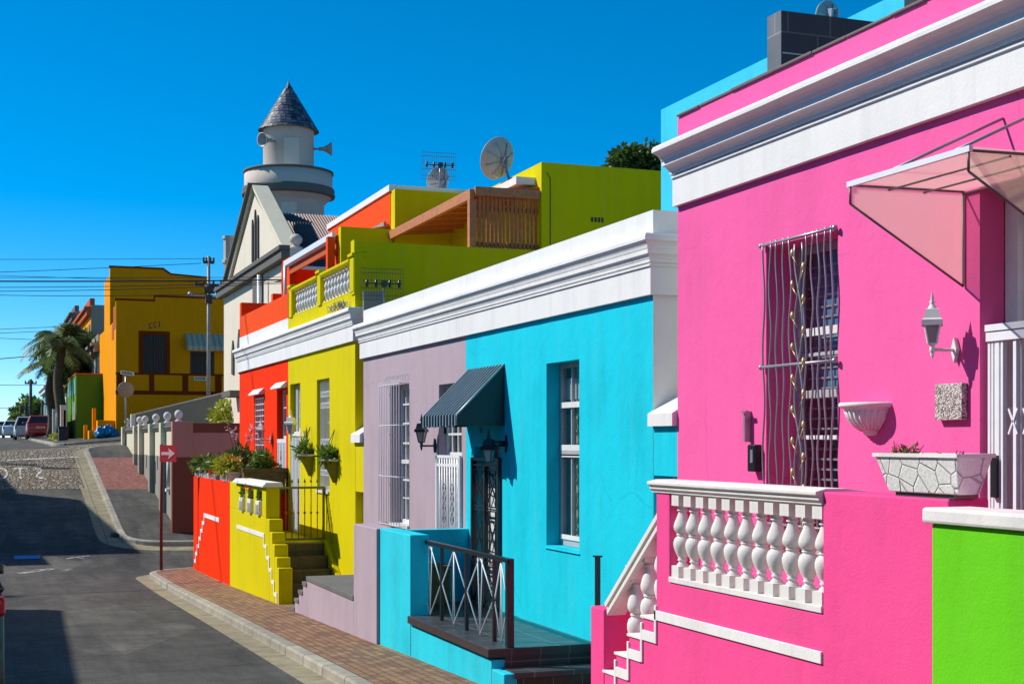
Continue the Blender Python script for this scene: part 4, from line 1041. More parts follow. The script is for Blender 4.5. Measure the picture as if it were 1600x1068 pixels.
for z in (-.80, -1.70): g.box(4.75, 5.56, gy - .015, gy + .015, z - .02, z + .02)
for x_ in (4.76, 5.55): g.box(x_ - .02, x_ + .02, gy - .02, gy + .02, -1.74, -.78)
for i in range(6):
    x_ = 4.88 + i * .112; g.tube([(x_, gy, -1.72), (x_, gy, -.70)], .009, 5); g.lathe([(0, 0), (.022, .02), (0, .09)], (x_, gy, -.72), 6); g.lathe([(0, 0), (.026, .04), (0, .08)], (x_, gy, -1.28), 6)
g.bar((5.57, gy - .01, -.80), (5.57, gy - .55, -1.75), .02); g.build('terrace_gate', M['gateolive'], H)

# ================================================================ ORANGE HOUSE
H = thing('house', 'bright orange house with white window hoods and a stepped roof parapet', 'house', (5.6, 30.6, -2.9))
Y0, Y1 = 27.752, 33.50
win = (30.35, 31.5, -.75, .98, .16); door = (27.95, 28.9, -1.74, 1.06, .13)
mb = MB(); mb.panel(fX(FX), Y0, Y1, -4, 1.66, [win, door]); mb.panel(fX(FX), Y0, Y1, 1.66, 2.46, [], 2); house_body(mb, Y0, Y1, 2.46, 13.0, mfar=2)  # unseen lane side set white so it lightens the mauve end wall
mb.build('wall', [M['orange'], M['bounceroof'], M['white']], H, weld=True)
cornice(Y0, Y1, 1.638, H, far_mitre=True)
W = sash(H, FX + .16, 30.35, 31.5, -.75, .98, 'greyjoin', bars=(.0,), vbars=(30.9,), fw=.06)
g = MB()
for i in range(14): g.tube([(FX + .02, 30.36, -.7 + i * .127), (FX + .02, 31.49, -.7 + i * .127)], .012, 4)
for i in range(5): g.tube([(FX + .02, 30.4 + i * .26, -.74), (FX + .02, 30.4 + i * .26, .97)], .012, 4)
g.build('security_grille', M['steelwhite'], H)
for ya, yb, z in ((30.3, 31.6, 1.03), (27.85, 28.95, 1.08)):
    MB().prism([(FX - .001, z + .13), (FX - .02, z + .13), (FX - .13, z + .03), (FX - .13, z), (FX - .001, z + .01)], 'y', ya, yb).build('window_hood', M['white'], H)
D = MB(); D.box(FX + .13, FX + .18, 27.95, 28.9, -1.74, .05); D.build('door', M['greyjoin'], H)
g = MB(); g.box(FX, FX + .03, 27.96, 28.89, -.02, .06)
for i in range(6): g.box(FX + .004, FX + .03, 27.98 + i * .16, 28.06 + i * .16, -1.74, -.02)
for k in range(16): g.tube([(FX - .01, 28.0 + random.random() * .8, -1.7 + random.random()), (FX - .01, 28.0 + random.random() * .8, -1.2 + random.random() * .6)], .01, 4)
g.build('security_gate', M['steelwhite'], H)
sash(H, FX + .12, 27.95, 28.9, .06, 1.06, 'woodwhite', bars=(.4, .7), vbars=(28.25, 28.55), fw=.05, name='transom')
q = MB(); q.box(FX + .002, FX + .20, Y0 + .001, Y1 - .001, 2.40, 2.95)
q.box(FX + .003, 6.35, 33.28, 33.499, 2.3, 3.28); q.box(6.35, 6.62, 33.28, 33.498, 2.3, 3.52); q.box(6.62, 6.78, 32.6, 33.497, 2.3, 4.32); q.box(6.4, 6.55, 27.76, 27.92, 2.46, 4.12)
q.box(7.70, 12.5, 27.755, 33.3, 2.0, 5.10); q.box(6.55, 7.7, 33.1, 33.29, 2.3, 4.1)
q.build('upper_storey', M['orange2'], H, bevel=.006)
q = MB(); q.box(7.66, 12.6, 27.72, 33.34, 5.101, 5.23); q.build('roof_edge', M['white'], H)
q = MB(); q.prism([(6.56, 4.06), (6.50, 4.10), (6.50, 4.22), (6.58, 4.22)], 'y', 27.80, 32.75); q.build('gutter', M['gutterwhite'], H)
q = MB(); q.box(6.60, 6.64, 27.80, 32.58, 3.90, 4.06); q.prism([(6.6, 4.16), (7.69, 4.42), (7.69, 4.38), (6.6, 4.11)], 'y', 27.8, 32.6); q.build('verandah_roof', M['terracotta'], H)
q = MB(); q.tube([(6.52, 32.66, 4.1), (6.52, 32.66, 2.95)], .04, 8); q.build('downpipe', M['gutterwhite'], H)
q = MB(); q.box(7.6, 7.66, 27.9, 29.8, 4.32, 4.5); q.build('chimney_stub', M['greywall'], H)
T = MB(); tx0, tx1 = 4.5, 4.73
T.box(tx0, tx1, 28.075, 33.3, gz(tx0, 30) - .5, -.80); T.box(tx1 - .01, 5.598, 33.05, 33.29, gz(tx0, 33) - .4, -.81); T.box(tx1 + .002, 5.6, 28.1, 33.04, -2.6, -1.76); T.box(tx1 + .001, 5.597, 27.98, 28.08, -2.6, -1.02)
tw = T.build('terrace_wall', M['orange'], H, bevel=.012)
q = MB(); q.box(tx0 - .012, tx0 + .003, 29.4, 31.5, -1.66, -1.57)
y_, z_ = 31.5, -1.57
for i in range(6):
    q.box(tx0 - .0125, tx0 + .003, y_ + .001, y_ + .07, z_ - .26, z_); z_ -= .19; q.box(tx0 - .012, tx0 + .003, y_ + .071, y_ + .27, z_ - .07, z_); y_ += .27
q.build('painted_band', M['white'], tw)
lantern('wall_lamp', 'pale coach lantern on the orange wall between window and door', 29.5, .05, .22, .17, 'woodwhite', 'coach lanterns on house walls')
lantern('wall_lamp', 'pale coach lantern on the lime yellow wall beside its door', 26.2, .10, .26, .20, 'woodwhite', 'coach lanterns on house walls')
q = MB(); q.box(FX - .02, FX - .001, 30.0, 30.12, -.28, -.12); tag(q.build('meter_box', M['rustred'], origin=(5.6, 30, -.2)), 'small dark box on the orange wall below the coach lantern', 'meter box')

# plants and pots on the terraces
def basket(y, z, label):
    t = thing('hanging_basket', label, 'hanging basket', (FX, y, z), 'half-cone wall baskets on the yellow house')
    q = MB(); q.lathe([(.0, -.36), (.05, -.36), (.14, -.16), (.235, .0), (.26, .01), (.26, .04), (.23, .04), (.0, .0)], (FX, y, z), 14, a0=PI / 2, a1=3 * PI / 2)
    q.build('pot', M['potgrey'] if False else M['gateolive'], t)
    q = MB(); q.lathe([(.262, .012), (.275, .028), (.262, .045)], (FX, y, z), 28, a0=PI / 2, a1=3 * PI / 2); q.build('rim', M['offwhite'], t)
    q = MB(); q.leaves((FX - .13, y, z + .1), (.15, .22, .15), 420, .13, 0, .1, 4); q.build('foliage', M['leaf'], t)
    q = MB()
    for s_ in (-1, 1): q.tube([(FX - .02, y, z + .55), (FX - .2, y + s_ * .24, z + .03)], .006, 4)
    q.build('chain', M['black'], t)
basket(25.62, -.27, 'wall basket of green leaves nearest the door of the lime yellow house')
basket(23.68, -.34, 'wall basket of green leaves right of the barred window on the lime yellow house')

def trough(y0, y1, label, mat, plants, zt=-.797):
    t = thing('planter_trough', label, 'planter', (4.61, (y0 + y1) / 2, zt), 'planters along the orange terrace wall')
    q = MB(); q.v = [(4.53, y0 + .03, zt), (4.70, y0 + .03, zt), (4.70, y1 - .03, zt), (4.53, y1 - .03, zt), (4.49, y0, zt + .19), (4.74, y0, zt + .19), (4.74, y1, zt + .19), (4.49, y1, zt + .19)]
    q.f = [(0, 3, 2, 1), (0, 1, 5, 4), (1, 2, 6, 5), (2, 3, 7, 6), (3, 0, 4, 7)]; q.m = [0] * 5; q.s = [False] * 5
    q.poly([(4.49, y0, zt + .16), (4.74, y0, zt + .16), (4.74, y1, zt + .16), (4.49, y1, zt + .16)], 1)
    for i in range(6):
        yy_ = y0 + (y1 - y0) * (i + .5) / 6; q.box(4.475, 4.49, yy_ - .02, yy_ + .02, zt + .02, zt + .17)
    q.box(4.47, 4.50, y0 - .01, y1 + .01, zt + .165, zt + .2); q.box(4.48, 4.75, y0 - .015, y0 + .012, zt + .165, zt + .199)
    q.build('trough', [M[mat], M['soil']], t)
    for nm, mat_, c, rad, n, size in plants:
        q = MB(); q.leaves(c, rad, n, size, 0, .1); q.build(nm, M[mat_], t)
ym = lambda a, b: (a + b) / 2
trough(32.05, 32.95, 'white trough planter with trailing grey-green leaves at the far end of the orange wall', 'potwhite', [('foliage', 'leaf', (4.55, 32.5, -.52), (.22, .55, .16), 420, .14)])
trough(31.05, 31.95, 'white trough planter with sparse leaves second from the far end of the orange wall', 'potwhite', [('foliage', 'leafdark', (4.56, 31.5, -.50), (.2, .5, .18), 380, .14), ('flower', 'pinkflower', (4.5, 31.3, -.44), (.15, .4, .1), 26, .06)])
trough(30.05, 30.95, 'white trough planter with red petunias hanging over the orange wall', 'potwhite', [('foliage', 'leaf', (4.56, 30.5, -.50), (.2, .45, .16), 360, .13), ('flower', 'redflower', (4.47, 30.15, -.66), (.06, .14, .06), 40, .06)])
t = trough(28.25, 29.2, 'white trough planter with bushy yellow-green and red plants where orange wall meets yellow', 'potwhite', [('foliage', 'leafy', (4.55, 28.7, -.48), (.24, .55, .17), 620, .14), ('flower', 'redflower', (4.6, 28.5, -.34), (.2, .4, .06), 60, .07)])
pt = thing('potted_plant', 'tall dark potted plant with thin pale flower stalks behind the trough planters', 'plant', (4.95, 29.6, -1.75))
q = MB(); q.lathe([(0, 0), (.14, 0), (.2, .55), (.22, .56), (.22, .6), (.18, .6), (0, .55)], (4.95, 29.6, -1.75), 14); q.build('pot', M['potgrey'], pt)
q = MB(); q.leaves((4.95, 29.6, -.55), (.35, .6, .42), 700, .22, 0, .1, 3.5); q.build('foliage', M['leafdark'], pt)
q = MB()
for k in range(7):
    a_ = random.uniform(0, 6.28); top_ = (4.95 + .25 * math.cos(a_), 29.6 + .9 * math.sin(a_), .05 + random.uniform(-.2, .35)); q.tube([(4.95, 29.6, -.6), top_], .008, 4)
    q.leaves(top_, (.05, .07, .07), 10, .07, 1)
q.build('flower_stalk', [M['bark'], M['pinkflower']], pt)
PB = thing('planter_box', 'long brown fibre planter with a round clipped bush between the orange and yellow terraces', 'planter', (5.15, 28.0, -1.02))
q = MB(); q.prism([(4.76, -1.018), (5.55, -1.018), (5.59, -.56), (5.60, -.52), (4.71, -.52), (4.72, -.56)], 'y', 27.76, 28.2); q.box(4.69, 5.598, 27.74, 27.765, -.60, -.52); q.build('trough', M['planterbrown'], PB, bevel=.008)
q = MB(); q.leaves((5.12, 27.98, -.36), (.22, .20, .2), 1100, .07, 0, .3); q.build('foliage', M['leaf'], PB)
q = MB(); q.leaves((5.12, 27.98, -.48), (.42, .2, .07), 240, .1, 0, .1); q.build('ground_leaves', M['leafdark'], PB)
for i, (y_, lab, fl) in enumerate(((26.56, 'white fluted pot with small plant in the left niche of the yellow terrace wall', 'leaf'), (25.70, 'white fluted pot with red geranium in the middle niche of the yellow terrace wall', 'redflower'), (24.85, 'white fluted pot with pale sprig in the right niche of the yellow terrace wall', 'leafdark'))):
    t = thing('flower_pot', lab, 'flower pot', (4.6, y_, -1.3), 'pots in the niches of the yellow wall')
    q = MB(); zt = -1.299; q.prism([(y_ - .11, zt), (y_ + .11, zt), (y_ + .16, zt + .22), (y_ + .18, zt + .22), (y_ + .18, zt + .26), (y_ - .18, zt + .26), (y_ - .18, zt + .22), (y_ - .16, zt + .22)], 'x', 4.46, 4.68)
    for k in range(3): q.tube([(4.455, y_ - .08 + k * .08, zt + .02), (4.455, y_ - .1 + k * .1, zt + .2)], .016, 5)
    q.build('pot', M['potwhite'], t, bevel=.006)
    q = MB(); q.leaves((4.58, y_, zt + .36), (.1, .17, .14), 120, .1, 0, .1); q.build('foliage', M['leafdark'], t)
    if i < 2:
        q = MB(); q.leaves((4.52, y_ + .05, zt + .50 - .0), (.1, .13, .09), 60 if i else 10, .075, 0, .1); q.build('flower', M['redflower'], t)
# ================================================================ things on the roofs
M['rooftile'] = brickmat('black_stone_cladding', L(62, 52, 54, .75), L(50, 42, 46, .75), (.10, .09, .09), .42, .36, .008, 'xz', .55, .3, off=.3)
M['rooftile_lit'] = brickmat('sunlit_stone_cladding', L(120, 124, 128, .7), L(108, 112, 116, .7), (.25, .24, .24), .42, .36, .008, 'yz', .6, .3, off=.3)  # lighter copy of the black tile: sunlight painted into the street side
t = thing('chimney', 'wide black tile-clad chimney block above the pink parapet', 'chimney', (6.8, 10.5, 2.4))
q = MB(); q.box(6.32, 7.60, 10.40, 10.62, 2.3, 3.66); q.build('stack', M['rooftile'], t, bevel=.004)
q = MB(); q.box(6.312, 6.3195, 10.398, 10.622, 2.3, 3.662); q.build('lit_side', M['rooftile_lit'], t)
q = MB(); 
for z in (3.30, 2.94): q.box(6.322, 7.595, 10.392, 10.3985, z - .006, z + .006)
q.build('joint', M['greyjoin'], t)
def dish(name, label, c, diam, face, mount, group='satellite dishes on the roofs', depth=.16):
    """FACE = direction the bowl looks; mount = point on the wall or roof that carries it"""
    t = thing(name, label, 'satellite dish', mount, group)
    f = Vector(face).normalized(); rot = f.to_track_quat('Z', 'Y').to_matrix(); r = diam / 2; c = Vector(c)
    q = MB(); pr = [(r * k / 8, depth * (k / 8) ** 2) for k in range(9)]
    q.lathe(pr + [(r + .012, depth), (r + .012, depth - .012), (r, depth - .014)] + [(r * k / 8, depth * (k / 8) ** 2 - .014) for k in range(7, -1, -1)], c, 36, rot=rot); q.build('bowl', M['dish'], t)
    q = MB()
    for k in range(8):
        a_ = 2 * PI * k / 8 + .3; d0 = Vector((math.cos(a_), math.sin(a_), 0))
        q.bar(c + rot @ (d0 * r * .25 + Vector((0, 0, -.03))), c + rot @ (d0 * r * .85 + Vector((0, 0, depth * .7 - .026))), .012, .02)
    bx = rot @ Vector((0, 0, -.06)); q.tube([c + bx * .2, c + bx * 1.6], .085, 4); q.build('back_bracket', M['steelgrey'], t)
    q = MB(); p1 = c + bx * 1.6; m_ = Vector(mount); q.tube([p1 + Vector((0, 0, .06)), p1 - Vector((0, 0, .12)), Vector((p1.x * .7 + m_.x * .3, p1.y * .7 + m_.y * .3, m_.z + .02)), m_], .028, 8); q.build('mast', M['steelgrey'], t)
    q = MB(); low = c + rot @ Vector((0, 0, depth)) + Vector((0, 0, -1)) * r * .93; foc = c + f * diam * .62 - Vector((0, 0, r * .72))
    q.tube([low, foc], .018, 6); q.tube([foc - f * .02 + Vector((0, 0, -.02)), foc + Vector((-.02, .02, .06))], .035, 8); q.build('feed_arm', M['offwhite'], t); return t
cb = onY(785, 250, 24.1)
dish('satellite_dish', 'large grey satellite dish on a bent arm beside the yellow upper wall', cb, .76, (-.36, .86, .34), (8.86, 23.1, 4.52))
cs = onY(691, 284, 28.6)
dish('satellite_dish', 'small grey satellite dish half hidden behind the white roof edge of the orange house', cs, .56, (-.35, .86, .36), (cs[0] + .1, 28.3, 5.2))
ct = onY(1297, 24, 14.0)
dish('satellite_dish', 'satellite dish whose rim just shows over the black chimney block', ct, .32, (-.1, .95, .12), (ct[0] - .1, 14.2, 4.36), depth=.05)
def antenna(label, c, w_, h_, base):
    t = thing('tv_antenna', label, 'antenna', base, 'grid antennas on the roofs'); c = Vector(c)
    q = MB(); n = 17
    yaw = Vector((1, -.12, 0)).normalized()
    for i in range(n): x = -w_ / 2 + w_ * i / (n - 1); q.tube([c + yaw * x + Vector((0, .12, -h_ / 2)), c + yaw * x + Vector((0, .12, h_ / 2))], .0032, 4)
    for z in (-.5, -.36, -.12, .12, .36, .5): q.tube([c - yaw * w_ / 2 + Vector((0, .12, z * h_)), c + yaw * w_ / 2 + Vector((0, .12, z * h_))], .0045, 4)
    q.build('reflector_grid', M['copper'], t)
    q = MB(); q.bar(c - yaw * w_ * .42, c + yaw * w_ * .42, .02); q.box(c.x - .04, c.x + .04, c.y - .04, c.y + .04, c.z - .05, c.z + .05)
    for k in (-.4, -.18, .14, .36):
        p = c + yaw * w_ * k; q.tube([p - Vector((0, 0, .06)), p + Vector((0, 0, .06))], .022, 6)
    q.build('dipole_bar', M['black'], t)
    q = MB(); q.tube([c, Vector((c.x - .01, c.y, c.z - .2)), base], .016, 6); q.build('mast', M['steelgrey'], t)
ca = onY(688, 258, 27.9); antenna('wire grid television antenna against the sky above the small dish', ca, .72, .56, (ca[0] - .06, 27.9, 5.2))
ca = onY(600, 443, 21.6); antenna('wire grid television antenna in front of the shaded olive wall above the lilac parapet', ca, .68, .50, (ca[0] + .05, 21.6, 1.75))
q = MB(); random.seed(2)
for i in range(60):
    y = 22.4 + i * .03 * (1 if i < 40 else .2); q.tube([(FX - .12 + random.uniform(-.05, .05), y, 2.19), (FX - .14 + random.uniform(-.08, .08), y + random.uniform(-.04, .04), 2.27 + random.random() * .06)], .005, 4)
tag(q.build('bird_spikes', M['steelgrey'], origin=(5.5, 23, 2.2)), 'strip of thin bird spikes on the yellow cornice near the lilac house', 'bird spikes')
q = MB(); q.box(5.66, 5.98, 22.0, 22.06, 2.0, 2.42); tag(q.build('panel', M['greywall'], origin=(5.8, 22, 2.0)), 'grey-blue upright panel between the lilac roof and the yellow end wall', 'panel')

# ================================================================ beige garden wall with ball finials, maroon end
GW = thing('garden_wall', 'tall cream and grey street wall with ball finials and a maroon end facing the lane', 'wall', (5, 47, -2))
wx = 4.9
q = MB()
def gb(y): return gz(wx, y) - .4
n = 20
for (z0, z1, mi, inset) in ((None, -.42, 1, 0), (-.42, .34, 0, 0)):
    for i in range(n):
        ya, yb = 39.55 + (55.3 - 39.55) * i / n, 39.55 + (55.3 - 39.55) * (i + 1) / n
        q.poly([(wx, ya, gb(ya) if z0 is None else z0), (wx, yb, min(gb(yb), -.42) if z0 is None else z0), (wx, yb, z1), (wx, ya, z1)], mi)
q.box(wx + .01, wx + .3, 39.6, 55.3, -2.9, .345, 0)
q.build('wall', [M['cream'], M['greywall']], GW)
q = MB(); q.box(wx - .05, wx + .34, 39.58, 55.3, .345, .40); q.box(wx - .08, wx + .36, 39.58, 55.3, .401, .47); q.box(wx - .04, wx + .3, 39.58, 55.3, .471, .52); q.build('coping', M['ringgrey'], GW, bevel=.006)
pil = [39.5, 42.3, 45.3, 48.55, 50.3, 54.8]
q = MB(); fin = MB()
for y in pil[1:]:
    q.box(wx - .16, wx + .25, y - .22, y + .22, gb(y), -.43, 1); q.box(wx - .16, wx + .25, y - .22, y + .22, -.429, .56, 0)
q.build('pier', [M['cream'], M['greywall']], GW, bevel=.01)
fp = [(.0, 0), (.20, 0), (.20, .05), (.11, .10), (.09, .15), (.16, .20), (.215, .30), (.225, .40), (.19, .50), (.11, .57), (0, .60)]
fo = MB().lathe([(r * .50, z * .54) for r, z in fp], (wx + .06, pil[0] + .2, .56), 16).build('ball_finial', M['offwhite'], GW)
copies(fo, GW, [(0, y - pil[0] - .2, 0) for y in pil[1:]])
q = MB(); ye = 39.3
q.box(4.74, 5.3, ye, ye + .25, -3.1, -.42, 1); q.box(4.74, 5.3, ye, ye + .25, -.4195, .56, 0)
q.box(5.301, 9.0, ye + .05, ye + .28, -3.1, -.42, 1); q.box(5.301, 9.0, ye + .05, ye + .28, -.4195, .26, 0); q.box(5.301, 9.0, ye + .03, ye + .29, .2605, .52, 1)
q.build('end_wall', [M['mauve'], M['maroon']], GW, bevel=.008)
q = MB()
for y, z in ((40.6, -1.0), (41.2, -1.15), (43.2, -.8), (44.2, -.85), (46.4, -.8), (47.4, -.85), (52, -.6)): q.box(wx - .01, wx - .001, y, y + .16, z, z + .42)
for y in (41.8, 44.8): q.box(wx - .02, wx - .001, y + .0, y + .1, -1.3, -.6)
q.build('slot', M['copper'], GW)
q = MB(); q.tube([(wx - .03, 41.3, -.5), (wx - .03, 41.3, -1.3)], .05, 8); q.box(wx - .1, wx - .001, 41.2, 41.5, -1.42, -1.34); tag(q.build('letter_box', M['offwhite'], origin=(4.87, 41.3, -1)), 'white pipe bracket on the grey panel behind the red arrow sign', 'bracket')
# ramp wall
q = MB(); q.prism([(5.2, .0), (5.2, 1.0), (8.9, 1.95), (8.9, -.5)], 'y', 55.4, 55.6)
q2 = thing('garden_wall', 'grey plastered wall with a sloping top climbing beside the side street in front of the mustard house', 'wall', (7, 55.5, 0)); q.build('wall', M['rampgrey'], q2)
q = MB(); q.prism([(5.18, 1.0), (5.18, 1.05), (8.9, 2.0), (8.9, 1.951)], 'y', 55.36, 55.64); q.box(5.14, 5.3, 55.35, 55.65, -.2, 1.06); q.build('coping', M['offwhite'], q2)
q = MB(); q.leaves((8.2, 51.2, .75), (.75, .8, .75), 1500, .20, 0, .3)
q.tube([(8.2, 51.2, -1.5), (8.2, 51.2, .4)], .06, 6, 1)
tag(q.build('shrub', [M['leafy'], M['bark']], origin=(8.2, 51.2, -1)), 'yellow-green shrub peeping over the maroon wall in front of the mosque', 'shrub')

# ================================================================ MOSQUE
MQ = thing('mosque', 'cream mosque with steep gable, brown corrugated roof and round tower with slate cone', 'mosque', (11, 46.4, -2))
mx, yn, yf, yp, zp = 8.2, 40.4, 52.5, 46.1, 8.05
q = MB()
q.poly([(mx, yn, -2.6), (mx, yf, -2.6), (mx, yf, 5.35), (mx, yn, 5.35)])
q.poly([(mx, 51.6, 5.35), (mx, yp, zp), (mx, 40.9, 5.35)])
q.poly([(mx, yn, -2.6), (20, yn, -2.6), (20, yn, 5.1), (mx, yn, 5.1)]); q.poly([(mx, yf, -2.6), (20, yf, -2.6), (20, yf, 5.1), (mx, yf, 5.1)])
q.poly([(20, yn, -2.6), (20, yf, -2.6), (20, yf, 4.6), (20, yp, 7.4), (20, yn, 4.6)])
q.box(mx + .001, mx + .35, yn, 41.6, 5.3, 5.6); q.box(mx + .001, mx + .35, 51.0, yf, 5.3, 5.9)
q.build('wall', M['beige'], MQ)
q = MB(); q.prism([(yp, zp + .35), (yp - .38, zp + .05), (41.25, 5.55), (40.7, 5.55)][::1], 'x', mx - .10, mx + .45)
q.prism([(yp, zp + .35), (yp + .38, zp + .05), (51.3, 5.55), (51.9, 5.55)], 'x', mx - .10, mx + .45); q.build('gable_coping', M['cream'], MQ, bevel=.02)
q = MB(); q.prism([(yp + .05, zp + .42), (yp + .02, zp + .35), (51.9, 5.5), (52.05, 5.55)], 'x', mx - .22, mx + .5); q.build('rake_trim', M['ringgrey'], MQ)
q = MB(); q.box(mx - .25, mx - .001, yn, yf + .3, 5.30, 5.55); q.box(mx - .32, mx - .001, yn - .05, yf + .35, 5.551, 5.68); q.build('string_course', M['ringgrey'], MQ, bevel=.01)
# corrugated roof
q = MB(); nr = 120
for (ye_, ze_) in ((yn, 4.6), (yf, 4.6)):
    for i in range(nr):
        xa, xb = mx + .45 + 11.3 * i / nr, mx + .45 + 11.3 * (i + 1) / nr; xm = (xa + xb) / 2
        for (p, r, dz0, dz1) in ((xa, xm, 0, .06), (xm, xb, .06, 0)):
            q.poly([(p, ye_, ze_ + dz0), (r, ye_, ze_ + dz1), (r, yp, 7.5 + dz1), (p, yp, 7.5 + dz0)], 0, True)
M['corrugated'] = plain('brown_corrugated_iron', L(132, 92, 86, .56), .5, .1, var=.15, scale=1.5)
q.build('roof', M['corrugated'], MQ)
q = MB(); q.lathe([(0, 0), (.17, 0), (.17, .45), (.21, .47), (.21, .52), (.11, .56), (.10, .60), (.17, .67), (.20, .76), (.16, .85), (.07, .91), (.0, .92)], (mx + .25, 40.75, 5.15), 14); q.build('ball_finial', M['towerwhite'], MQ)
q = MB(); q.lathe([(.0, -.8), (.12, -.65), (.2, -.35), (.24, -.3), (.24, -.2), (.19, -.18), (.19, .55), (.24, .58), (.24, .68), (.0, .7)], (mx + .1, 52.0, 6.85), 8, sm=False); q.build('corner_turret', M['towerwhite'], MQ)
def lancet(y, z0, z1, w_): return [(y - w_ / 2, z0), (y + w_ / 2, z0), (y + w_ / 2, z1 - w_), (y + w_ * .22, z1 - w_ * .3), (y, z1), (y - w_ * .22, z1 - w_ * .3), (y - w_ / 2, z1 - w_)]
q = MB()
for y, z0, z1, w_ in ((46.35, 5.9, 7.3, .17), (45.85, 5.85, 7.55, .2), (45.35, 5.9, 7.3, .17), (50.3, 2.4, 3.6, .45), (49.0, 2.4, 3.9, .55), (47.6, 2.4, 3.6, .45), (44.5, 2.4, 3.6, .45), (43.2, 2.4, 3.9, .55)):
    MB().prism(lancet(y, z0, z1, w_), 'x', mx - .05, mx - .002).build('lancet_window', M['copper'], MQ)
q = MB(); q.box(mx - .5, mx - .001, 48.0, 49.8, 1.55, 1.75); q.build('ledge', M['ringgrey'], MQ); MB().box(mx - .18, mx - .001, 44.6, 45.5, -2.5, 5.28).build('buttress', M['ringgrey'], MQ)
q = MB(); q.tube([(mx - .25, 43.9, 5.2), (mx - .25, 43.9, -1.5)], .07, 8); q.lathe([(0, -.25), (.2, -.1), (.22, 0), (.2, .1), (0, .25)], (mx - .3, 44.0, .75), 10); q.build('downpipe', M['gutterwhite'], MQ)
# tower
tx, ty = 10.35, 51.2
q = MB(); q.lathe([(1.30, 3.0), (1.30, 8.67), (1.38, 8.77), (1.55, 8.92)], (tx, ty, 0), 40); q.lathe([(1.60, 9.24), (1.60, 9.78), (1.48, 9.78), (1.48, 9.68), (0, 9.68)], (tx, ty, 0), 40); q.lathe([(.92, 9.6), (.92, 11.45), (1.0, 11.55)], (tx, ty, 0), 36)
tower = q.build('tower', M['towerwhite'], MQ)
q = MB(); q.lathe([(1.55, 8.92), (1.68, 8.94), (1.70, 9.02), (1.66, 9.08), (1.68, 9.16), (1.66, 9.24), (1.60, 9.24)], (tx, ty, 0), 40); q.lathe([(1.6, 9.78), (1.64, 9.78), (1.64, 9.86), (1.48, 9.86), (1.48, 9.78)], (tx, ty, 0), 40); q.build('tower_band', M['ringgrey'], tower)
q = MB(); dview = math.atan2(-ty, -tx)
def curved(mb, r, a0, a1, z0, z1, n=6):
    for i in range(n):
        p = [a0 + (a1 - a0) * (i + k) / n for k in (0, 1)]
        mb.poly([(tx + r * math.cos(p[0]), ty + r * math.sin(p[0]), z0), (tx + r * math.cos(p[1]), ty + r * math.sin(p[1]), z0), (tx + r * math.cos(p[1]), ty + r * math.sin(p[1]), z1), (tx + r * math.cos(p[0]), ty + r * math.sin(p[0]), z1)], 0, True)
curved(q, .935, dview - .20, dview + .42, 9.8, 10.95); q.build('blind_window', M['beige'], tower); q = MB(); curved(q, 1.315, dview - .22, dview + .22, 7.7, 8.57); q.build('blind_window', M['beige'], tower)
def slate():
    t = NT('slate_shingles'); g = t.n.new('ShaderNodeNewGeometry')
    t.color(t.ramp(g.outputs['Random Per Island'], [(0, L(52, 62, 80, .7)), (.5, L(88, 98, 112, .7)), (1, L(128, 134, 140, .7))])); t.rough(.42); t.bump(t.noise(30, 4), .3, .01); return t.m
M['slate'] = slate()
q = MB(); rows = 15; zc0, zc1, rb = 11.36, 13.16, 1.10
q.lathe([(rb - .04, zc0 + .02), (0, zc1 - .03)], (tx, ty, 0), 32, sm=False)
q.lathe([(0, zc0 + .12), (rb - .04, zc0 + .02)], (tx, ty, 0), 32)
for r in range(rows):
    za, zb_ = zc0 + (zc1 - zc0) * r / rows, zc0 + (zc1 - zc0) * (r + 1.12) / rows
    ra, rb2 = rb * (1 - r / rows) + .016, rb * (1 - min(1, (r + 1.12) / rows)) + .002
    n = max(8, int(2 * PI * ra / .20))
    for j in range(n):
        a0, a1 = 2 * PI * (j + .5 * (r % 2) + .03) / n, 2 * PI * (j + 1 + .5 * (r % 2) - .03) / n; dz = random.uniform(-.012, .012)
        q.poly([(tx + ra * math.cos(a0), ty + ra * math.sin(a0), za + dz), (tx + ra * math.cos(a1), ty + ra * math.sin(a1), za + dz), (tx + rb2 * math.cos(a1), ty + rb2 * math.sin(a1), zb_), (tx + rb2 * math.cos(a0), ty + rb2 * math.sin(a0), zb_)])
q.lathe([(0, zc1 + .12), (.03, zc1 + .0), (.06, zc1 - .1)], (tx, ty, 0), 8)
q.build('cone_roof', M['slate'], tower)
def horn(label, ang, z, tilt):
    d = Vector((math.cos(ang), math.sin(ang), 0)); base = Vector((tx, ty, z)) + d * .92
    t = thing('loudspeaker', label, 'loudspeaker', base, 'horn loudspeakers on the tower')
    q = MB(); q.tube([base - d * .02, base + d * .22], .04, 6); q.build('bracket', M['steelgrey'], t)
    dd = Vector(tilt).normalized(); rot = dd.to_track_quat('Z', 'Y').to_matrix()
    q = MB(); q.lathe([(0, 0), (.07, 0), (.07, .12), (.10, .2), (.17, .34), (.25, .42), (.26, .45), (.23, .44), (.08, .2), (0, .19)], base + d * .2, 18, rot=rot); q.build('horn', M['dish'], t)
rt = Vector((CS, -SN, 0))
horn('grey horn loudspeaker sticking out of the right side of the mosque tower', math.atan2(-SN, CS), 10.72, rt)
horn('pale horn loudspeaker on the sunlit left side of the mosque tower', math.atan2(-SN, CS) + PI + 1.15, 10.82, (-.85, -.5, -.12))

M['darkpane'] = plain('dark_shuttered_pane', (.012, .016, .016), .5, var=.3)
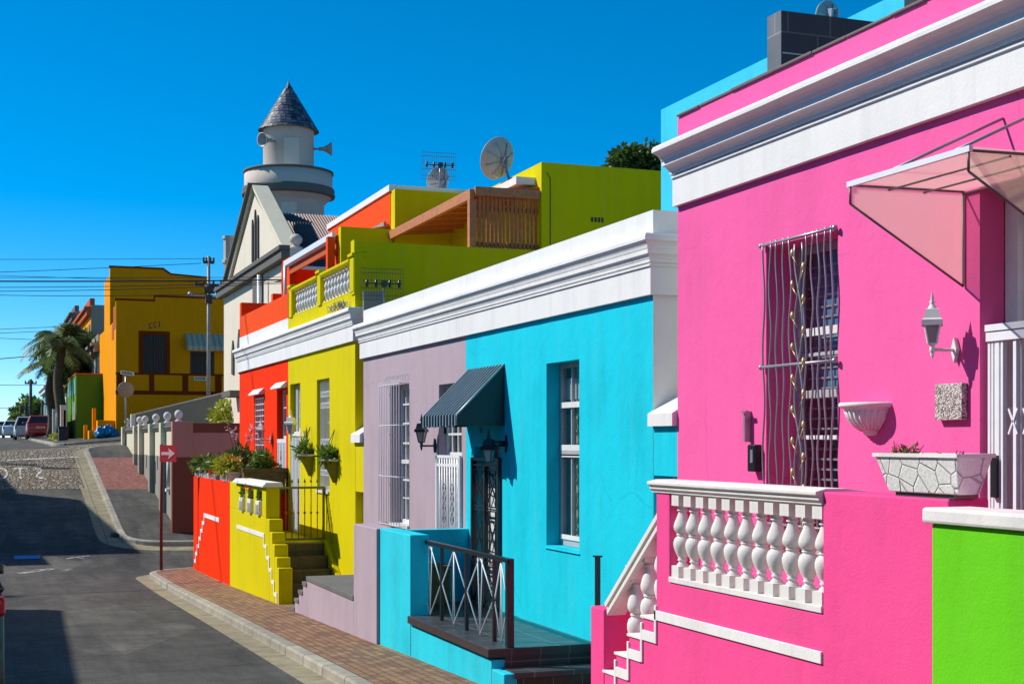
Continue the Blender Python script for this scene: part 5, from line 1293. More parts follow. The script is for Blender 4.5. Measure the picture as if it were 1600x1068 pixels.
# ================================================================ MUSTARD CORNER HOUSE
H = thing('house', 'mustard yellow corner house with brown bands, a striped awning and number over the window', 'house', (8, 67, .2))
my, mx = 64.0, 5.30
def bx(x0, x1, y0, y1, Y): a = onY(x0, y1, Y); b = onY(x1, y0, Y); return (a[0], b[0], a[2], b[2])
w1 = onY(221, 583, my)[0], onY(261, 583, my)[0], 3.05, 4.78; w2 = onY(297, 584, my)[0], onY(335, 584, my)[0], 3.02, 4.04
q = MB(); q.panel(fY(my), mx, 12.5, -.8, 6.2, [(*w1, .15), (*w2, .15)]); q.panel(fX(mx), my, 73.6, -.8, 5.35, [])
q.poly([(12.5, my, -.8), (12.5, 73.6, -.8), (12.5, 73.6, 5.35), (12.5, my, 5.35)]); q.poly([(mx, 73.6, -.8), (12.5, 73.6, -.8), (12.5, 73.6, 5.35), (mx, 73.6, 5.35)]); q.poly([(mx, my, 5.35), (12.5, my, 5.35), (12.5, 73.6, 5.35), (mx, 73.6, 5.35)], 1)
xs_ = onY(242, 466, my)[0]
q.box(mx, xs_, my + .001, my + .25, 5.34, 6.22); q.box(xs_, 12.5, my + .0015, my + .25, 5.34, 6.42)
q.box(5.52, 10.25, 70, 73.55, 5.3, 8.0); q.prism([(5.52, 8.0), (5.52, 8.36), (8.0, 8.36), (8.35, 8.12), (10.25, 8.02), (10.25, 8.0)], 'y', 70.001, 70.3)
q.build('wall', [M['mustard'], M['ringgrey']], H)
q = MB(); q.box(mx - .05, xs_, my - .04, my + .28, 6.221, 6.30); q.box(xs_ - .03, 12.5, my - .04, my + .28, 6.421, 6.50); q.box(xs_ - .06, xs_ + .0, my - .035, my - .002, 6.22, 6.5)
q.prism([(5.48, 8.36), (5.48, 8.45), (8.02, 8.45), (8.38, 8.2), (10.28, 8.09), (10.28, 8.02), (8.35, 8.12), (8.0, 8.36)], 'y', 69.96, 70.32); q.build('coping', M['brownband'], H); q = MB()
zb0, zb1 = onY(233, 616, my)[2], onY(233, 610, my)[2]; zt0 = onY(233, 584.5, my)[2]
q.box(mx - .02, 12.5, my - .03, my - .002, zb0, zb1); q.box(mx - .02, 12.5, my - .028, my - .002, zt0 - .02, zt0 + .06)
for a, b in ((183, 191), (233, 241), (285, 294), (336, 346)): q.box(onY(a, 600, my)[0], onY(b, 600, my)[0], my - .026, my - .002, zb1, zt0 - .02)
q.build('brown_band', M['brownband'], H)
q = MB(); q.box(mx - .02, mx - .001, my + .3, my + 1.2, 5.0, 6.0); q.box(mx - .02, mx - .001, my + 1.2, my + 2.0, 4.6, 5.3); q.build('stepped_trim', M['terracotta'], H)
for (xa, xb, za, zb_) in (w1, w2):
    q = MB()
    if za > 3.03:
        for r in ((xa - .12, xa - .001, za, zb_ + .12), (xb + .001, xb + .12, za, zb_ + .12), (xa - .001, xb + .001, zb_ + .001, zb_ + .12)): q.box(r[0], r[1], my - .03, my + .02, r[2], r[3])
    q.box(xa, xa + .07, my + .06, my + .12, za, zb_); q.box(xb - .07, xb, my + .06, my + .12, za, zb_); q.box((xa + xb) / 2 - .03, (xa + xb) / 2 + .03, my + .06, my + .12, za, zb_); q.box(xa, xb, my + .07, my + .11, zb_ - .08, zb_); q.box(xa + .07, xb - .07, my + .075, my + .1, (za + zb_) / 2 + .2, (za + zb_) / 2 + .25)
    w_ = q.build('window', M['brownband'] if za > 3.03 else M['darkgate'], H); MB().box(xa, xb, my + .09, my + .095, za, zb_).build('pane', M['darkpane'], w_)
    q = MB()
    for i in range(9): xx = xa + .08 + (xb - xa - .16) * i / 8; q.box(xx - .012, xx + .012, my + .03, my + .045, za, zb_)
    q.build('security_grille', M['darkgate'], w_)
vs, fs = text_mesh('122'); q = MB(); xc, zc = onY(240, 512, my)[0], onY(240, 512, my)[2]
q.v = [(xc + .05 + x * .40, my - .004, zc + y * .38 + x * .08) for x, y in vs]; q.f = fs; q.m = [0] * len(fs); q.s = [False] * len(fs); q.build('number', M['ink'], H)
q = MB(); xa, xb, za = onY(303, 590, my)[0], onY(322, 590, my)[0], onY(310, 594, my)[2]; q.box(xa, xb, my - .04, my - .027, za, za + .16)
pl = tag(q.build('street_plate', M['platewhite'], origin=(xa, my, za)), 'small white street plate on the mustard wall under the striped awning', 'sign')
q = MB(); random.seed(4)
for i in range(8): x0 = xa + .05 + i * (xb - xa - .1) / 8; q.box(x0, x0 + .03 + .02 * random.random(), my - .046, my - .0405, za + .045, za + .12)
q.build('lettering', M['ink'], pl)
A = thing('awning', 'faded blue and cream striped awning over the right window of the mustard house', 'awning', (8.6, my, 4.6))
xa, xb = onY(289, 548, my)[0], 10.6; z1_, z0_ = onY(300, 521, my)[2], onY(300, 547, my - .7)[2]
M['awn2'] = stripes('blue_cream_canvas', L(158, 164, 162, .8), L(214, 196, 140, .8), .24, .55, axis=0, rough=.8)
q = MB(); q.prism([(my - .005, z1_), (my - .7, z0_ + .2), (my - .7, z0_), (my - .68, z0_), (my - .68, z0_ + .18), (my - .005, z1_ - .03)], 'x', xa, xb); q.build('canvas', M['awn2'], A)
q = MB(); q.tube([(xa, my - .004, z0_ + .1), (xa, my - .7, z0_ + .1)], .015, 5); q.build('awning_frame', M['steelgrey'], A)
q = MB()
for i, (x0, y0, z) in enumerate(((4.55, 64.4, .95), (4.2, 64.6, .50))): q.box(x0, mx - .001, y0, y0 + 1.4, -.5, z); q.box(x0 - .15, x0 - .001, y0 + 1.0, y0 + 1.3, -.5, z + .55 - .3 * i)
tag(q.build('front_steps', M['mustard'], bevel=.02, origin=(4.6, 65, 0)), 'orange-yellow front steps with low side walls against the mustard house', 'steps')
q = MB(); random.seed(8)
for c_, r in (((4.62, 63.75, .36), .24), ((4.95, 63.8, .40), .27), ((5.2, 63.7, .33), .2)):
    for i in range(7):
        pass
    k = len(q.v); seg, rng = 22, 14
    for a in range(rng + 1):
        for b in range(seg):
            th, ph = PI * a / rng, 2 * PI * b / seg; rr = r * (1 + .16 * math.sin(3 * ph + 4 * th) + .10 * math.sin(7 * ph - 2 * th) + random.uniform(-.10, .10)); q.v.append((c_[0] + rr * math.sin(th) * math.cos(ph), c_[1] + rr * math.sin(th) * math.sin(ph), c_[2] + rr * (1.15 if th < .7 else .8) * math.cos(th)))
    for a in range(rng):
        for b in range(seg): q.f.append((k + a * seg + b, k + a * seg + (b + 1) % seg, k + (a + 1) * seg + (b + 1) % seg, k + (a + 1) * seg + b)); q.m.append(0); q.s.append(True)
tag(q.build('rubbish_bags', M['bluebag'], origin=(4.8, 63.75, .1)), 'heap of shiny blue rubbish bags at the corner of the mustard house', 'rubbish bags')

# green lean-to
G = thing('outbuilding', 'narrow dark green lean-to with a pale door and slit windows beside the mustard house', 'outbuilding', (4.6, 73, 0))
gyy, gx0 = 71.6, 4.06
q = MB(); q.box(gx0, 5.28, gyy, gyy + 8.0, -.6, 3.28); q.build('wall', M['green'], G)
q = MB(); q.prism([(gx0 - .03, 3.281), (gx0 - .03, 3.35), (5.28, 3.35), (5.28, 3.281)], 'y', gyy - .04, gyy + 8.05); q.build('roof', M['terracotta'], G)
q = MB(); q.box(gx0 - .02, gx0 - .001, gyy + .6, gyy + 3.0, -.2, 2.0); q.build('door', M['greywall'], G)
for i in range(4): MB().box(gx0 - .02, gx0 - .001, gyy + .4 + i * 1.9, gyy + 1.5 + i * 1.9, 2.35, 3.1).build('window', M['teal'], G)

# houses further up the street
def far_house(label, y0, y1, x0, z1, mat, trim, wins, matw='copper', eave=.25, side=None):
    t = thing('house', label, 'house', (x0 + 2, (y0 + y1) / 2, .3), 'houses further up the street')
    q = MB(); q.box(x0, x0 + 7, y0, y1, -.3, z1)
    if side: q.poly([(x0, y0 - .004, -.3), (x0 + 7, y0 - .004, -.3), (x0 + 7, y0 - .004, z1), (x0, y0 - .004, z1)], 1)
    q.build('wall', [M[mat], M[side or mat]], t)
    q = MB(); q.box(x0 - eave, x0 - .001, y0 - .05, y1 + .1, z1 - .55, z1 - .25); q.box(x0 - eave * 1.6, x0 - .001, y0 - .08, y1 + .15, z1 - .249, z1 - .1); q.box(x0 - .05, x0 + .2, y0 - .03, y1 + .05, z1 + .001, z1 + .35); q.build('cornice', M[trim], t)
    for z0_, z1_, n in wins:
        for i in range(n):
            yy_ = y0 + (y1 - y0) * (i + .5) / n
            w_ = MB().box(x0 - .02, x0 - .002, yy_ - .55, yy_ + .55, z0_, z1_).build('window', M[matw], t)
            MB().box(x0 - .06, x0 - .021, yy_ - .65, yy_ + .65, z0_ - .15, z0_ - .02).build('sill', M[trim], w_)
far_house('teal house with white shuttered windows between the mustard house and the yellow one', 73.8, 79, 5.3, 5.1, 'teal', 'greywall', ((2.0, 4.3, 3),), 'woodwhite')
far_house('tall yellow two-storey house with terracotta cornice up the street', 79.2, 92, 5.25, 7.4, 'mustard', 'terracotta', ((5.0, 6.4, 6), (2.0, 3.6, 6)), 'copper', .22, side='greywall')
far_house('grey roofed house beyond the tall yellow one', 92.3, 99, 5.2, 8.2, 'greywall', 'ringgrey', ((4.5, 6, 3),))
far_house('pale pink-cream house half hidden by the palm up the street', 104, 112, 5.2, 4.0, 'cream', 'terracotta', ((1.6, 3, 3),))
far_house('mint green house far up the street', 118, 132, 4.6, 4.6, 'teal', 'offwhite', ((1.8, 3, 3),))
# boundary wall with piers and bins beyond the green lean-to
t = thing('garden_wall', 'grey boundary wall with white piers beside the red car', 'wall', (3.4, 78, .2))
q = MB(); q.box(3.5, 3.6, 72, 90, -.2, 1.55); q.build('wall', M['greywall'], t)
q = MB()
for y in (72, 76.5, 81, 85.5): q.box(3.35, 3.65, y, y + .35, -.2, 1.8)
q.build('pier', M['offwhite'], t)
q = MB(); q.box(3.02, 3.42, 66.5, 67.2, -.1, .62); q.box(3.0, 3.44, 66.45, 67.25, .62, .70); tag(q.build('wheelie_bin', plain('navy_bin_plastic', L(38, 38, 70, .8), .5, var=.1), bevel=.02, origin=(3.2, 66.8, 0)), 'dark blue bin against the green lean-to', 'bin')
q = MB(); q.leaves((2.95, 68.3, .2), (.28, .5, .2), 220, .14, 0, .1); tag(q.build('weed_clump', M['leafy'], origin=(2.95, 68.3, 0)), 'yellow-green weeds at the foot of the boundary wall by the kerb', 'weeds')

# ================================================================ TREES
def palm(name, label, base, h, rad, nf, group=None):
    t = thing(name, label, 'palm tree', base, group); b = Vector(base)
    q = MB(); q.tube([b + Vector((.10 * math.sin(k), .08 * math.cos(k * 1.3), h * k / 8)) for k in range(9)], [.30 - .012 * k for k in range(9)], 9)
    q.build('trunk', M['bark'], t)
    top = b + Vector((.1 * math.sin(8), .08 * math.cos(10.4), h)); q = MB()
    for i in range(nf):
        az = 2 * PI * i / nf + random.uniform(-.2, .2); el = random.uniform(-.25, 1.25); L_ = rad * random.uniform(.8, 1.15)
        d = Vector((math.cos(az) * math.cos(el), math.sin(az) * math.cos(el), math.sin(el))); pts = []
        for k in range(11):
            s_ = k / 10; pts.append(top + d * L_ * s_ + Vector((0, 0, -1)) * L_ * .62 * s_ ** 2.2)
        q.tube(pts, [.035 * (1 - .8 * k / 10) for k in range(11)], 4, cap=False)
        side = d.cross(Vector((0, 0, 1))).normalized()
        for k in range(26):
            s_ = .12 + .88 * k / 25; f_ = s_ * 10; i0 = min(9, int(f_)); p = pts[i0].lerp(pts[i0 + 1], f_ - i0); tan = (pts[i0 + 1] - pts[i0]).normalized()
            ll = rad * .30 * math.sin(PI * min(1, .15 + s_ * .8)) + .1
            for sg in (1, -1):
                e = (side * sg * .8 + tan * .55 + Vector((0, 0, -.35 + random.uniform(-.2, .2)))).normalized(); wv = tan * .045
                q.poly([p - wv, p + wv, p + e * ll * .6 + wv * .6, p + e * ll, p + e * ll * .6 - wv * .6])
    q.build('crown', M['palm'], t)
palm('palm_tree', 'feathery palm with arching fronds in front of the tall yellow house', (3.5, 76, .2), 5.0, 2.15, 28)
palm('palm_tree', 'smaller leaning palm whose fronds reach out over the street', (3.4, 84, .3), 4.2, 1.85, 24)
def tree(label, base, trunk, crown_c, rad, n, size, mat='leaf', blobs=9, seed=1, cat='tree'):
    random.seed(seed); t = thing('leafy_tree', label, cat, base); b = Vector(base); c = Vector(crown_c)
    q = MB(); q.tube([b, b.lerp(c, .5) + Vector((.1, .05, 0)), c - Vector((0, 0, rad[2] * .3))], [trunk, trunk * .8, trunk * .5], 8)
    cs_ = []
    for k in range(blobs):
        a_ = 2 * PI * k / blobs; e = c + Vector((rad[0] * .62 * math.cos(a_) * random.uniform(.6, 1.1), rad[1] * .62 * math.sin(a_) * random.uniform(.6, 1.1), rad[2] * random.uniform(-.5, .65))); cs_.append(e)
        q.tube([c - Vector((0, 0, rad[2] * .5)), e], [trunk * .4, trunk * .12], 5)
    q.build('trunk', M['bark'], t); q = MB()
    for e in cs_ + [c + Vector((0, 0, rad[2] * .3))]:
        k = random.uniform(.36, .55); q.leaves(e, (rad[0] * k, rad[1] * k, rad[2] * k), n // (blobs + 1), size, 0, .35, 1.8)
    q.build('crown', M[mat], t)
tree('dense dark green tree behind the palms and the green lean-to', (4.2, 80, .2), .22, (4.3, 80.5, 4.2), (1.7, 2.4, 1.9), 5200, .34, 'leafdark', 10, 3)
tc = onY(42, 650, 150); tree('bushy bright green tree far up the street beside a pole', (tc[0], 150, .4), .2, (tc[0], 150, 2.6), (1.7, 2, 1.9), 2400, .5, 'leaf', 8, 5)
tc = onY(1003, 252, 62); tree('broad dark green treetop rising behind the yellow upper storey', (tc[0], 62, .5), .4, (tc[0] + .3, 62, tc[2] - .8), (2.3, 2.2, 1.9), 7000, .32, 'leafdark', 12, 9)
# ================================================================ CARS
def carpaint(name, c): 
    t = NT(name); t.color(c); t.rough(.4); t.b.inputs['Coat Weight'].default_value = .35; t.b.inputs['Coat Roughness'].default_value = .05; return t.m
M['cardark'] = carpaint('black_car_paint', (.010, .011, .013)); M['carred'] = carpaint('red_car_paint', (.28, .012, .02)); M['carsilver'] = carpaint('silver_car_paint', (.45, .46, .48)); M['carwhite'] = carpaint('white_car_paint', (.68, .68, .68))
M['carglass'] = plain('tinted_car_glass', (.02, .03, .035), .05, spec=.8); M['tyre'] = plain('tyre_rubber', (.015, .015, .015), .85); M['rim'] = plain('alloy_rim', (.45, .45, .46), .35, .7)
M['taillight'] = plain('red_tail_lens', (.50, .015, .01), .15); M['amber'] = plain('amber_lens', (.6, .16, .02), .15)
def car(label, pos, mat, w=1.70, l=4.0, h=1.45, hatch=True, group='parked cars', slope=0.0, turn=0.0, tlz=(.70, .93), zs=1.0):
    """rear at local y = 0, nose at y = l; built about the origin, then placed"""
    t = thing('parked_car', label, 'car', (0, 0, 0), group)
    # sections along y: (y, half width sill, half width belt, z sill, z belt, half width roof, z roof)
    S = [(0.0, .86, .80, .42, .78, 0, 0), (.10, .93, .93, .26, .92, 0, 0), (.5, .98, .96, .22, .96, 0, 0), (1.6, 1.0, .98, .20, .96, 0, 0), (l * .64, 1.0, .97, .20, .95, 0, 0), (l * .72, .99, .95, .21, .92, 0, 0), (l * .92, .94, .88, .25, .76, 0, 0), (l, .80, .74, .36, .62, 0, 0)]
    q = MB(); W2 = w / 2; k = 0
    ring = []
    for y, a, b, z0, z1, _, _ in S:
        base = len(q.v); q.v += [(-W2 * a * .94, y, z0), (-W2 * a, y, z0 + .18), (-W2 * b, y, z1 * zs), (-W2 * b * .55, y, z1 * zs + .035), (W2 * b * .55, y, z1 * zs + .035), (W2 * b, y, z1 * zs), (W2 * a, y, z0 + .18), (W2 * a * .94, y, z0)]; ring.append(base)
    for i in range(len(S) - 1):
        for j in range(8):
            jj = (j + 1) % 8; q.f.append((ring[i] + j, ring[i] + jj, ring[i + 1] + jj, ring[i + 1] + j)); q.m.append(0); q.s.append(True)
    q.f.append(tuple(ring[0] + j for j in range(8))); q.m.append(0); q.s.append(False); q.f.append(tuple(ring[-1] + j for j in reversed(range(8)))); q.m.append(0); q.s.append(False)
    # roof slab and pillars
    zr = h; ry0 = .42 if hatch else .95; rr = .70
    def RV(y, hw, z): return [(-W2 * hw, y, z), (W2 * hw, y, z)]
    q.prism([(ry0, zr - .06), (ry0 + .1, zr), (l * .50, zr - .01), (l * .54, zr - .07)], 'x', -W2 * rr, W2 * rr)
    for s_ in (-1, 1):
        for (ya, za, yb) in ((.16 if hatch else .55, .94, ry0 + .03), (l * .36, .95, l * .36), (l * .69, .93, l * .53)): q.bar((s_ * W2 * .90, ya, za * zs), (s_ * W2 * rr * .96, yb, zr - .05), .07, .09)
    q.build('body', M[mat], t, bevel=.02)
    g = MB(); ra = .16 if hatch else .55
    bl, br = (-W2 * .88, W2 * .88); tl, tr = (-W2 * rr * .95, W2 * rr * .95)
    g.poly([(bl, ra + .02, .95 * zs), (br, ra + .02, .95 * zs), (tr, ry0 + .03, zr - .05), (tl, ry0 + .03, zr - .05)])
    g.poly([(bl, l * .69, .94 * zs), (br, l * .69, .94 * zs), (tr, l * .53, zr - .06), (tl, l * .53, zr - .06)])
    for a, b in ((bl, tl), (br, tr)): g.poly([(a, ra + .02, .95 * zs), (a, l * .69, .94 * zs), (b, l * .53, zr - .06), (b, ry0 + .03, zr - .05)])
    g.build('window', M['carglass'], t)
    for s_ in (-1, 1):
        q = MB(); q.box(s_ * W2 * .78, s_ * W2 * .94, -.012 + .05, .14, tlz[0], tlz[1]); tlo = q.build('taillight', M['taillight'], t, bevel=.03); MB().box(s_ * W2 * .80, s_ * W2 * .90, -.012 + .045, .05, tlz[0] + (tlz[1] - tlz[0]) * .62, tlz[1] - .03).build('indicator', M['amber'], tlo)
        q = MB(); q.box(s_ * W2 * .62, s_ * W2 * .90, l - .22, l - .03, .55, .70); q.build('headlight', M['carglass'], t, bevel=.015)
        q = MB(); q.tube([(s_ * W2 * .97, l * .62, .95 * zs), (s_ * (W2 + .08), l * .61, .95 * zs + .03)], .03, 5); q.lathe([(0, -.05), (.07, -.04), (.08, .04), (0, .06)], (s_ * (W2 + .11), l * .61, .95 * zs + .05), 8); q.build('wing_mirror', M[mat], t)
    q = MB(); q.prism([(-.03, .34), (-.05, .42), (-.045, .56), (.06, .58), (.06, .32)], 'x', -W2 * .9, W2 * .9); q.build('bumper', M[mat], t, bevel=.02)
    q = MB(); q.box(-.26, .26, -.02, .0, .66, .77); pl = q.build('number_plate', M['platewhite'], t)
    q = MB()
    for i in range(7): q.box(-.21 + i * .062, -.175 + i * .062, -.026, -.0205, .69, .74)
    q.build('lettering', M['ink'], pl)
    rot = Matrix.Rotation(PI / 2, 3, 'Y')
    for s_ in (-1, 1):
        for y in (.75, l - .78):
            q = MB(); q.lathe([(.18, -.09), (.27, -.10), (.31, -.07), (.31, .07), (.27, .10), (.18, .09)], (s_ * W2 * .88, y, .31), 20, rot=rot); wh = q.build('wheel', M['tyre'], t)
            q = MB(); q.lathe([(0, -.085), (.19, -.085), (.19, .085), (0, .085)], (s_ * W2 * .88, y, .31), 12, rot=rot); q.build('rim', M['rim'], wh)
    t.location = pos; t.rotation_euler = (slope, 0, turn); return t
def gp(x, y, top_=False): return (x, y, (gz if top_ else rz)(x, y) + .005)
car('dark car parked at the left edge with only its red tail light corner in view', (-.69, 11.6, rz(0, 13) + .01), 'cardark', w=1.78, l=4.3, h=1.80, slope=-.035, turn=.085, tlz=(1.10, 1.26), zs=1.36)
car('dark red hatchback parked half on the pavement up the street', (3.07, 91, gz(2.9, 92) - .05), 'carred', w=1.66, l=3.8, h=1.45)
car('silver hatchback parked just behind the dark red one', (2.5, 98, rz(2, 98)), 'carsilver', w=1.7, l=4.1, h=1.55)
car('white car parked with red tail lights further up the street', (1.95, 117, rz(1.5, 118)), 'carwhite', w=1.7, l=4.2, h=1.4, hatch=False)
car('small pale car farthest up the street at the left edge', (1.25, 126, rz(1, 126)), 'carsilver', w=1.65, l=4.0, h=1.4)

# ================================================================ SIGNS, POLES, WIRES
t = thing('road_sign', 'red square sign with a pale arrow pointing right on a thin rust-red post', 'sign', (3.62, 33.05, gz(3.6, 33)))
sx, sy = onY(252, 800, 33.05)[0], 33.05; s0 = gz(sx, sy)
t.location = (sx, sy, s0); WORLD[t.name] = Vector(t.location)
q = MB(); q.tube([(sx, sy, s0 - .1), (sx, sy, -.05)], .036, 8); q.build('post', M['rustred'], t)
za_, zb_ = onY(253, 721, sy)[2], onY(253, 695, sy)[2]; th = math.radians(50); Wd = Vector((math.cos(th), -math.sin(th), 0)); Nm = Vector((-math.sin(th), -math.cos(th), 0))
o0 = Vector((sx, sy, 0)) + Nm * .045 + Wd * .01; SW = .50; cz_ = (za_ + zb_) / 2; sh = zb_ - za_
def sgn(q, pts, d0, d1):
    k = len(q.v); n = len(pts)
    for d in (d0, d1): q.v += [tuple(o0 + Wd * u + Nm * d + Vector((0, 0, z))) for u, z in pts]
    q.f += [tuple(k + i for i in range(n)), tuple(k + n + i for i in reversed(range(n)))] + [(k + i, k + (i + 1) % n, k + n + (i + 1) % n, k + n + i) for i in range(n)]; q.m += [0] * (n + 2); q.s += [False] * (n + 2); return q
fc = sgn(MB(), [(0, za_), (SW, za_), (SW, zb_), (0, zb_)], 0, .012).build('face', M['signred'], t)
ar = [(.05, -.035), (.29, -.035), (.26, -.125), (.46, 0), (.26, .125), (.29, .035), (.05, .035)]
sgn(MB(), [(u, cz_ + z) for u, z in ar], .0125, .018).build('arrow', M['signpale'], fc)
t = thing('road_sign', 'round road sign seen from behind with a white name plate above', 'sign', (5.0, 54.9, 0))
px_, _, _ = onY(196.5, 640, 54.6); py_ = 54.6; zb_ = gz(px_, py_); t.location = (px_, py_, zb_); WORLD[t.name] = Vector(t.location)
q = MB(); q.tube([(px_, py_, zb_ - .1), (px_, py_, onY(197, 588, py_)[2])], .032, 8); q.build('post', M['steelgrey'], t)
c_ = onY(196.5, 608.5, py_ - .05); rotx = Matrix.Rotation(PI / 2, 3, 'X')
q = MB(); q.lathe([(0, -.006), (.29, -.006), (.30, 0), (.29, .006), (0, .006)], (c_[0], py_ - .045, c_[2]), 28, rot=rotx); q.build('disc', M['signback'], t)
c_ = onY(199, 583.5, py_); q = MB(); R_ = Vector((1, 0, -.12)).normalized(); q.prism([(c_[0] - .25, c_[2] + .12), (c_[0] + .25, c_[2] + .06), (c_[0] + .25, c_[2] - .08), (c_[0] - .25, c_[2] - .02)], 'y', py_ - .01, py_ + .01); np_ = q.build('name_plate', M['platewhite'], t)
q = MB()
for i in range(7): x0 = c_[0] - .19 + i * .054; z0 = c_[2] + .075 - i * .0065; q.box(x0, x0 + .034, py_ - .0165, py_ - .0105, z0 - .065, z0)
q.build('lettering', M['ink'], np_)
def pole(label, x, y, h, z0, arms, mat='bark', lamp=False, r=.085):
    t = thing('utility_pole', label, 'utility pole', (x, y, z0)); q = MB(); q.tube([(x, y, z0 - .3), (x, y, z0 + h)], [r, r * .72], 10); q.build('pole', M[mat], t)
    q = MB()
    for dz, w_ in arms:
        q.box(x - w_, x + w_, y - .05, y + .05, z0 + h - dz - .05, z0 + h - dz + .05)
    q.build('cross_arm', M['copper'], t)
    for dz, w_ in arms:
        for k in (-.9, -.35, .35, .9): MB().lathe([(0, 0), (.05, .0), (.035, .06), (.05, .08), (.03, .15), (0, .16)], (x + w_ * k, y, z0 + h - dz + .05), 8).build('insulator', M['ringgrey'], t)
    return t
PX, PY, PZ = onY(326, 620, 57)[0], 57.0, gz(8.3, 57)
ztop = onY(326, 400, PY)[2]
M['poleg'] = plain('galvanised_pole', (.30, .28, .26), .6, .2, var=.2)
P1 = pole('tall grey utility pole with cross-arm and cable box in front of the mustard house', PX, PY, ztop - PZ, PZ, ((.25, .22), (1.15, .55)), 'poleg')
q = MB(); q.tube([(PX + .02, PY - .1, ztop - 1.5), (PX + .02, PY - .1, ztop - 1.15)], .22, 8); q.box(PX - .12, PX + .12, PY - .16, PY + .1, ztop - 1.9, ztop - 1.55); q.build('cable_box', M['copper'], P1)
q = MB(); zl = onY(320, 462, PY)[2]; q.box(PX - .8, PX + .75, PY - .03, PY + .03, zl - .03, zl + .03); q.lathe([(0, -.1), (.1, -.08), (.12, .02), (.04, .08), (0, .1)], (PX - .72, PY - .02, zl + .06), 10); q.box(PX + .6, PX + .8, PY - .1, PY + .1, zl - .12, zl + .16); q.build('floodlight_bar', M['steelgrey'], P1)
LX, LY = -6.5, 56.0; P2 = pole('utility pole on the other side of the street out of the left edge', LX, LY, 8.5, -.2, ((.25, .6), (1.3, .6)), 'bark')
def wire(label, a, b, sag, r=.014, n=22):
    a, b = Vector(a), Vector(b); q = MB(); q.tube([a.lerp(b, k / n) - Vector((0, 0, 4 * sag * (k / n) * (1 - k / n))) for k in range(n + 1)], r, 5)
    tag(q.build('overhead_cable', M['wire'], origin=a), label, 'cable', 'overhead cables across the street')
def L0(y, Y=56.0): p = onY(0, y, Y); q_ = onY(-190, y, Y); return (LX, Y, p[2])
wlab = 'thin black overhead cable strung from the utility pole across the sky to the left'
wire('top overhead cable running left from the pole head, highest of the sky cables', (PX, PY, ztop - .1), (LX, LY, L0(418)[2]), .02, .010)
wire('overhead cable just under the topmost one left of the utility pole', (PX - .3, PY, ztop - .3), (LX, LY, onY(0, 447, 56)[2]), .05, .012)
wire('overhead cable passing level with the top of the mustard house', (PX + .4, PY, ztop - 1.05), (LX, LY, onY(0, 432, 56)[2]), .0, .009)
CY = 33.2; pole('wooden utility pole at the mouth of the lane on the left side of the street', -6.4, CY, 7.2, -3.0, ((.5, .5),), 'bark')
e_ = Vector((6.64, 33.25, onY(446, 437, 33.25)[2]))
wire('thick overhead cable from the orange house across the mustard wall, thickest of the bundle', e_, (-6.4, CY, onY(0, 452, CY)[2]), .06, .017)
wire('overhead cable just under the thickest one of the bundle', e_ + Vector((0, 0, -.05)), (-6.4, CY, onY(0, 459, CY)[2]), .12, .008)
wire('lowest overhead cable of the bundle over the mustard wall', e_ + Vector((0, 0, -.08)), (-6.4, CY, onY(0, 462, CY)[2]), .17, .008)
wire('thin overhead cable just above the thickest one of the bundle', e_ + Vector((0, 0, .06)), (-6.4, CY, onY(0, 450, CY)[2]), .02, .007)
wire('overhead cable rising from the cable bundle to the utility pole box', (PX, PY, ztop - 1.5), (LX, LY, onY(0, 458, 56)[2]), .2, .012)
ms = onX(446, 440, 8.15)
wire('overhead cable from the utility pole to the mosque gable wall, thicker one', (PX + .2, PY, onY(326, 447, PY)[2]), (8.18, 41.0, ms[2] + .1), .15, .018)
wire('thin overhead cable from the utility pole to the mosque gable wall', (PX + .4, PY, ztop - 1.0), (8.18, 42.6, 5.75), .1, .009)
pole('utility pole far up the street on its left side', -7.0, 88.0, 9.5, .2, ((.3, .5),), 'bark')
for i, (ya, yb, lab) in enumerate(((513, 508, 'far overhead cable above the palm, upper of a close pair'), (519, 514, 'far overhead cable above the palm, lower of a close pair'), (527, 533, 'far single cable sloping down towards the palm'), (559, 549, 'dark far cable ending at the palm crown'), (600, 601, 'far cable crossing the sky left of the palm trunk'), (636, 632, 'lowest far cable near the distant treetop'))):
    a, b = onY(0, ya, 88), onY(130, yb, 88); a = tuple(Vector(b) + (Vector(a) - Vector(b)) * ((b[0] + 7.0) / (b[0] - a[0]))); wire(lab, b, a, .05, .016 if i != 3 else .026)
for label, px, yt, Y, h_, arms in (('dark utility pole between the parked cars and the palm trunk', 48, 592, 105, None, ((.3, .4),)), ('utility pole beside the mint green house up the street', 66, 625, 112, None, ((.3, .3),)), ('short far utility pole with a cross-arm above the bright tree', 32, 634, 135, None, ((.3, .8), (1.0, .5))), ('farthest thin utility pole above the bright tree', 40, 629, 140, None, ((.4, .4),))):
    p = onY(px, yt, Y); z0 = rz(p[0], Y); pole(label, p[0], Y, p[2] - z0, z0, arms, 'copper', r=.13)

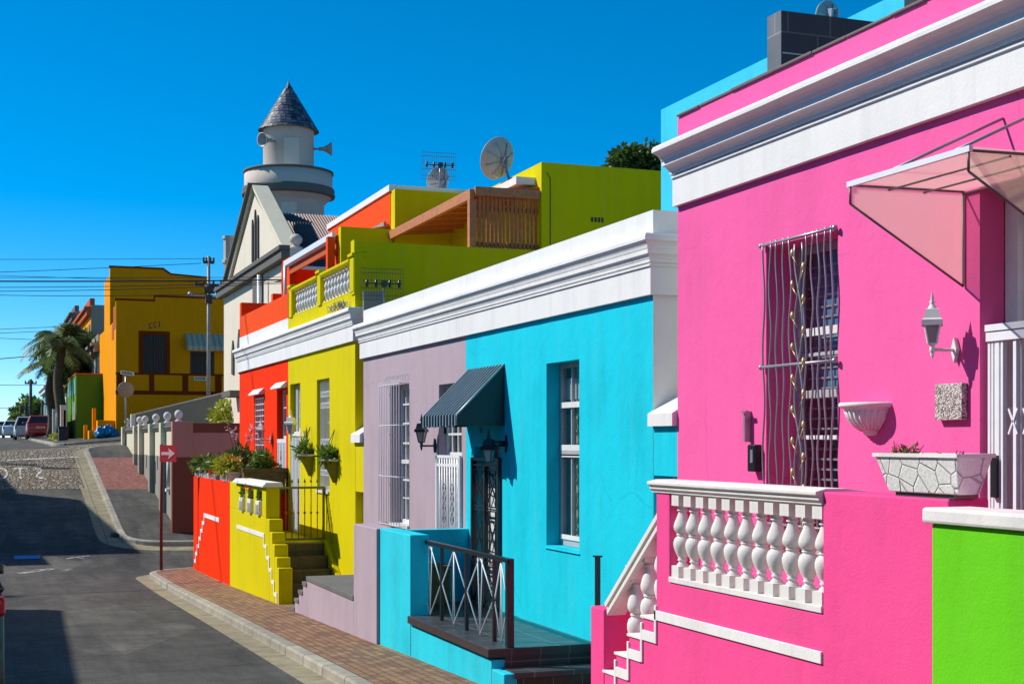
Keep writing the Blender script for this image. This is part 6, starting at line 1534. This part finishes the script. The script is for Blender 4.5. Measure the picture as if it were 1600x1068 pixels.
# ================================================================ houses on the sunny side of the street (they stand left of the frame and throw the shadows on the road)
def left_house(label, y0, y1, z1, mat, xf=-5.6):
    t = thing('house', label, 'house', (xf - 3, (y0 + y1) / 2, -2.5), 'houses on the left side of the street'); n = max(2, int((y1 - y0) / 3))
    ws = []
    for i in range(n):
        c_ = y0 + (y1 - y0) * (i + .5) / n; b_ = rz(xf, c_) + .9; ws.append((c_ - .5, c_ + .5, b_, b_ + 1.5, .2))
    q = MB(); q.panel(lambda a, b, d: (xf - d, a, b), y0, y1, -4, z1, ws)
    q.poly([(xf, y0, -4), (xf - 7, y0, -4), (xf - 7, y0, z1), (xf, y0, z1)]); q.poly([(xf, y1, -4), (xf - 7, y1, -4), (xf - 7, y1, z1), (xf, y1, z1)]); q.poly([(xf - 7, y0, -4), (xf - 7, y1, -4), (xf - 7, y1, z1), (xf - 7, y0, z1)]); q.poly([(xf, y0, z1 - .3), (xf - 7, y0, z1 - .3), (xf - 7, y1, z1 - .3), (xf, y1, z1 - .3)]); q.build('wall', M[mat], t)
    q = MB(); q.box(xf + .001, xf + .12, y0, y1, z1 - .55, z1 - .35); q.build('cornice', M['white'], t)
    for (a, b, c_, d_, _) in ws:
        q = MB(); q.box(xf - .18, xf - .12, a, a + .06, c_, d_); q.box(xf - .18, xf - .12, b - .06, b, c_, d_); q.box(xf - .18, xf - .12, a, b, c_, c_ + .06); q.box(xf - .18, xf - .12, a, b, d_ - .06, d_); w_ = q.build('window', M['woodwhite'], t); MB().box(xf - .16, xf - .155, a, b, c_, d_).build('pane', M['carglass'], w_)
left_house('cream house on the left side of the street nearest the camera', -10, 8, 4.15, 'cream')
left_house('pale blue house on the left side of the street before the lane', 8.2, 29.7, 4.15, 'palecyan')
left_house('low white corner house on the left side beyond the lane', 40.9, 43.5, 4.25, 'towerwhite')
left_house('tall lilac house on the left side beyond the lane', 43.6, 50.2, 6.75, 'lilac')
left_house('green house last on the left side below the crest', 50.3, 55.5, 5.15, 'lime')
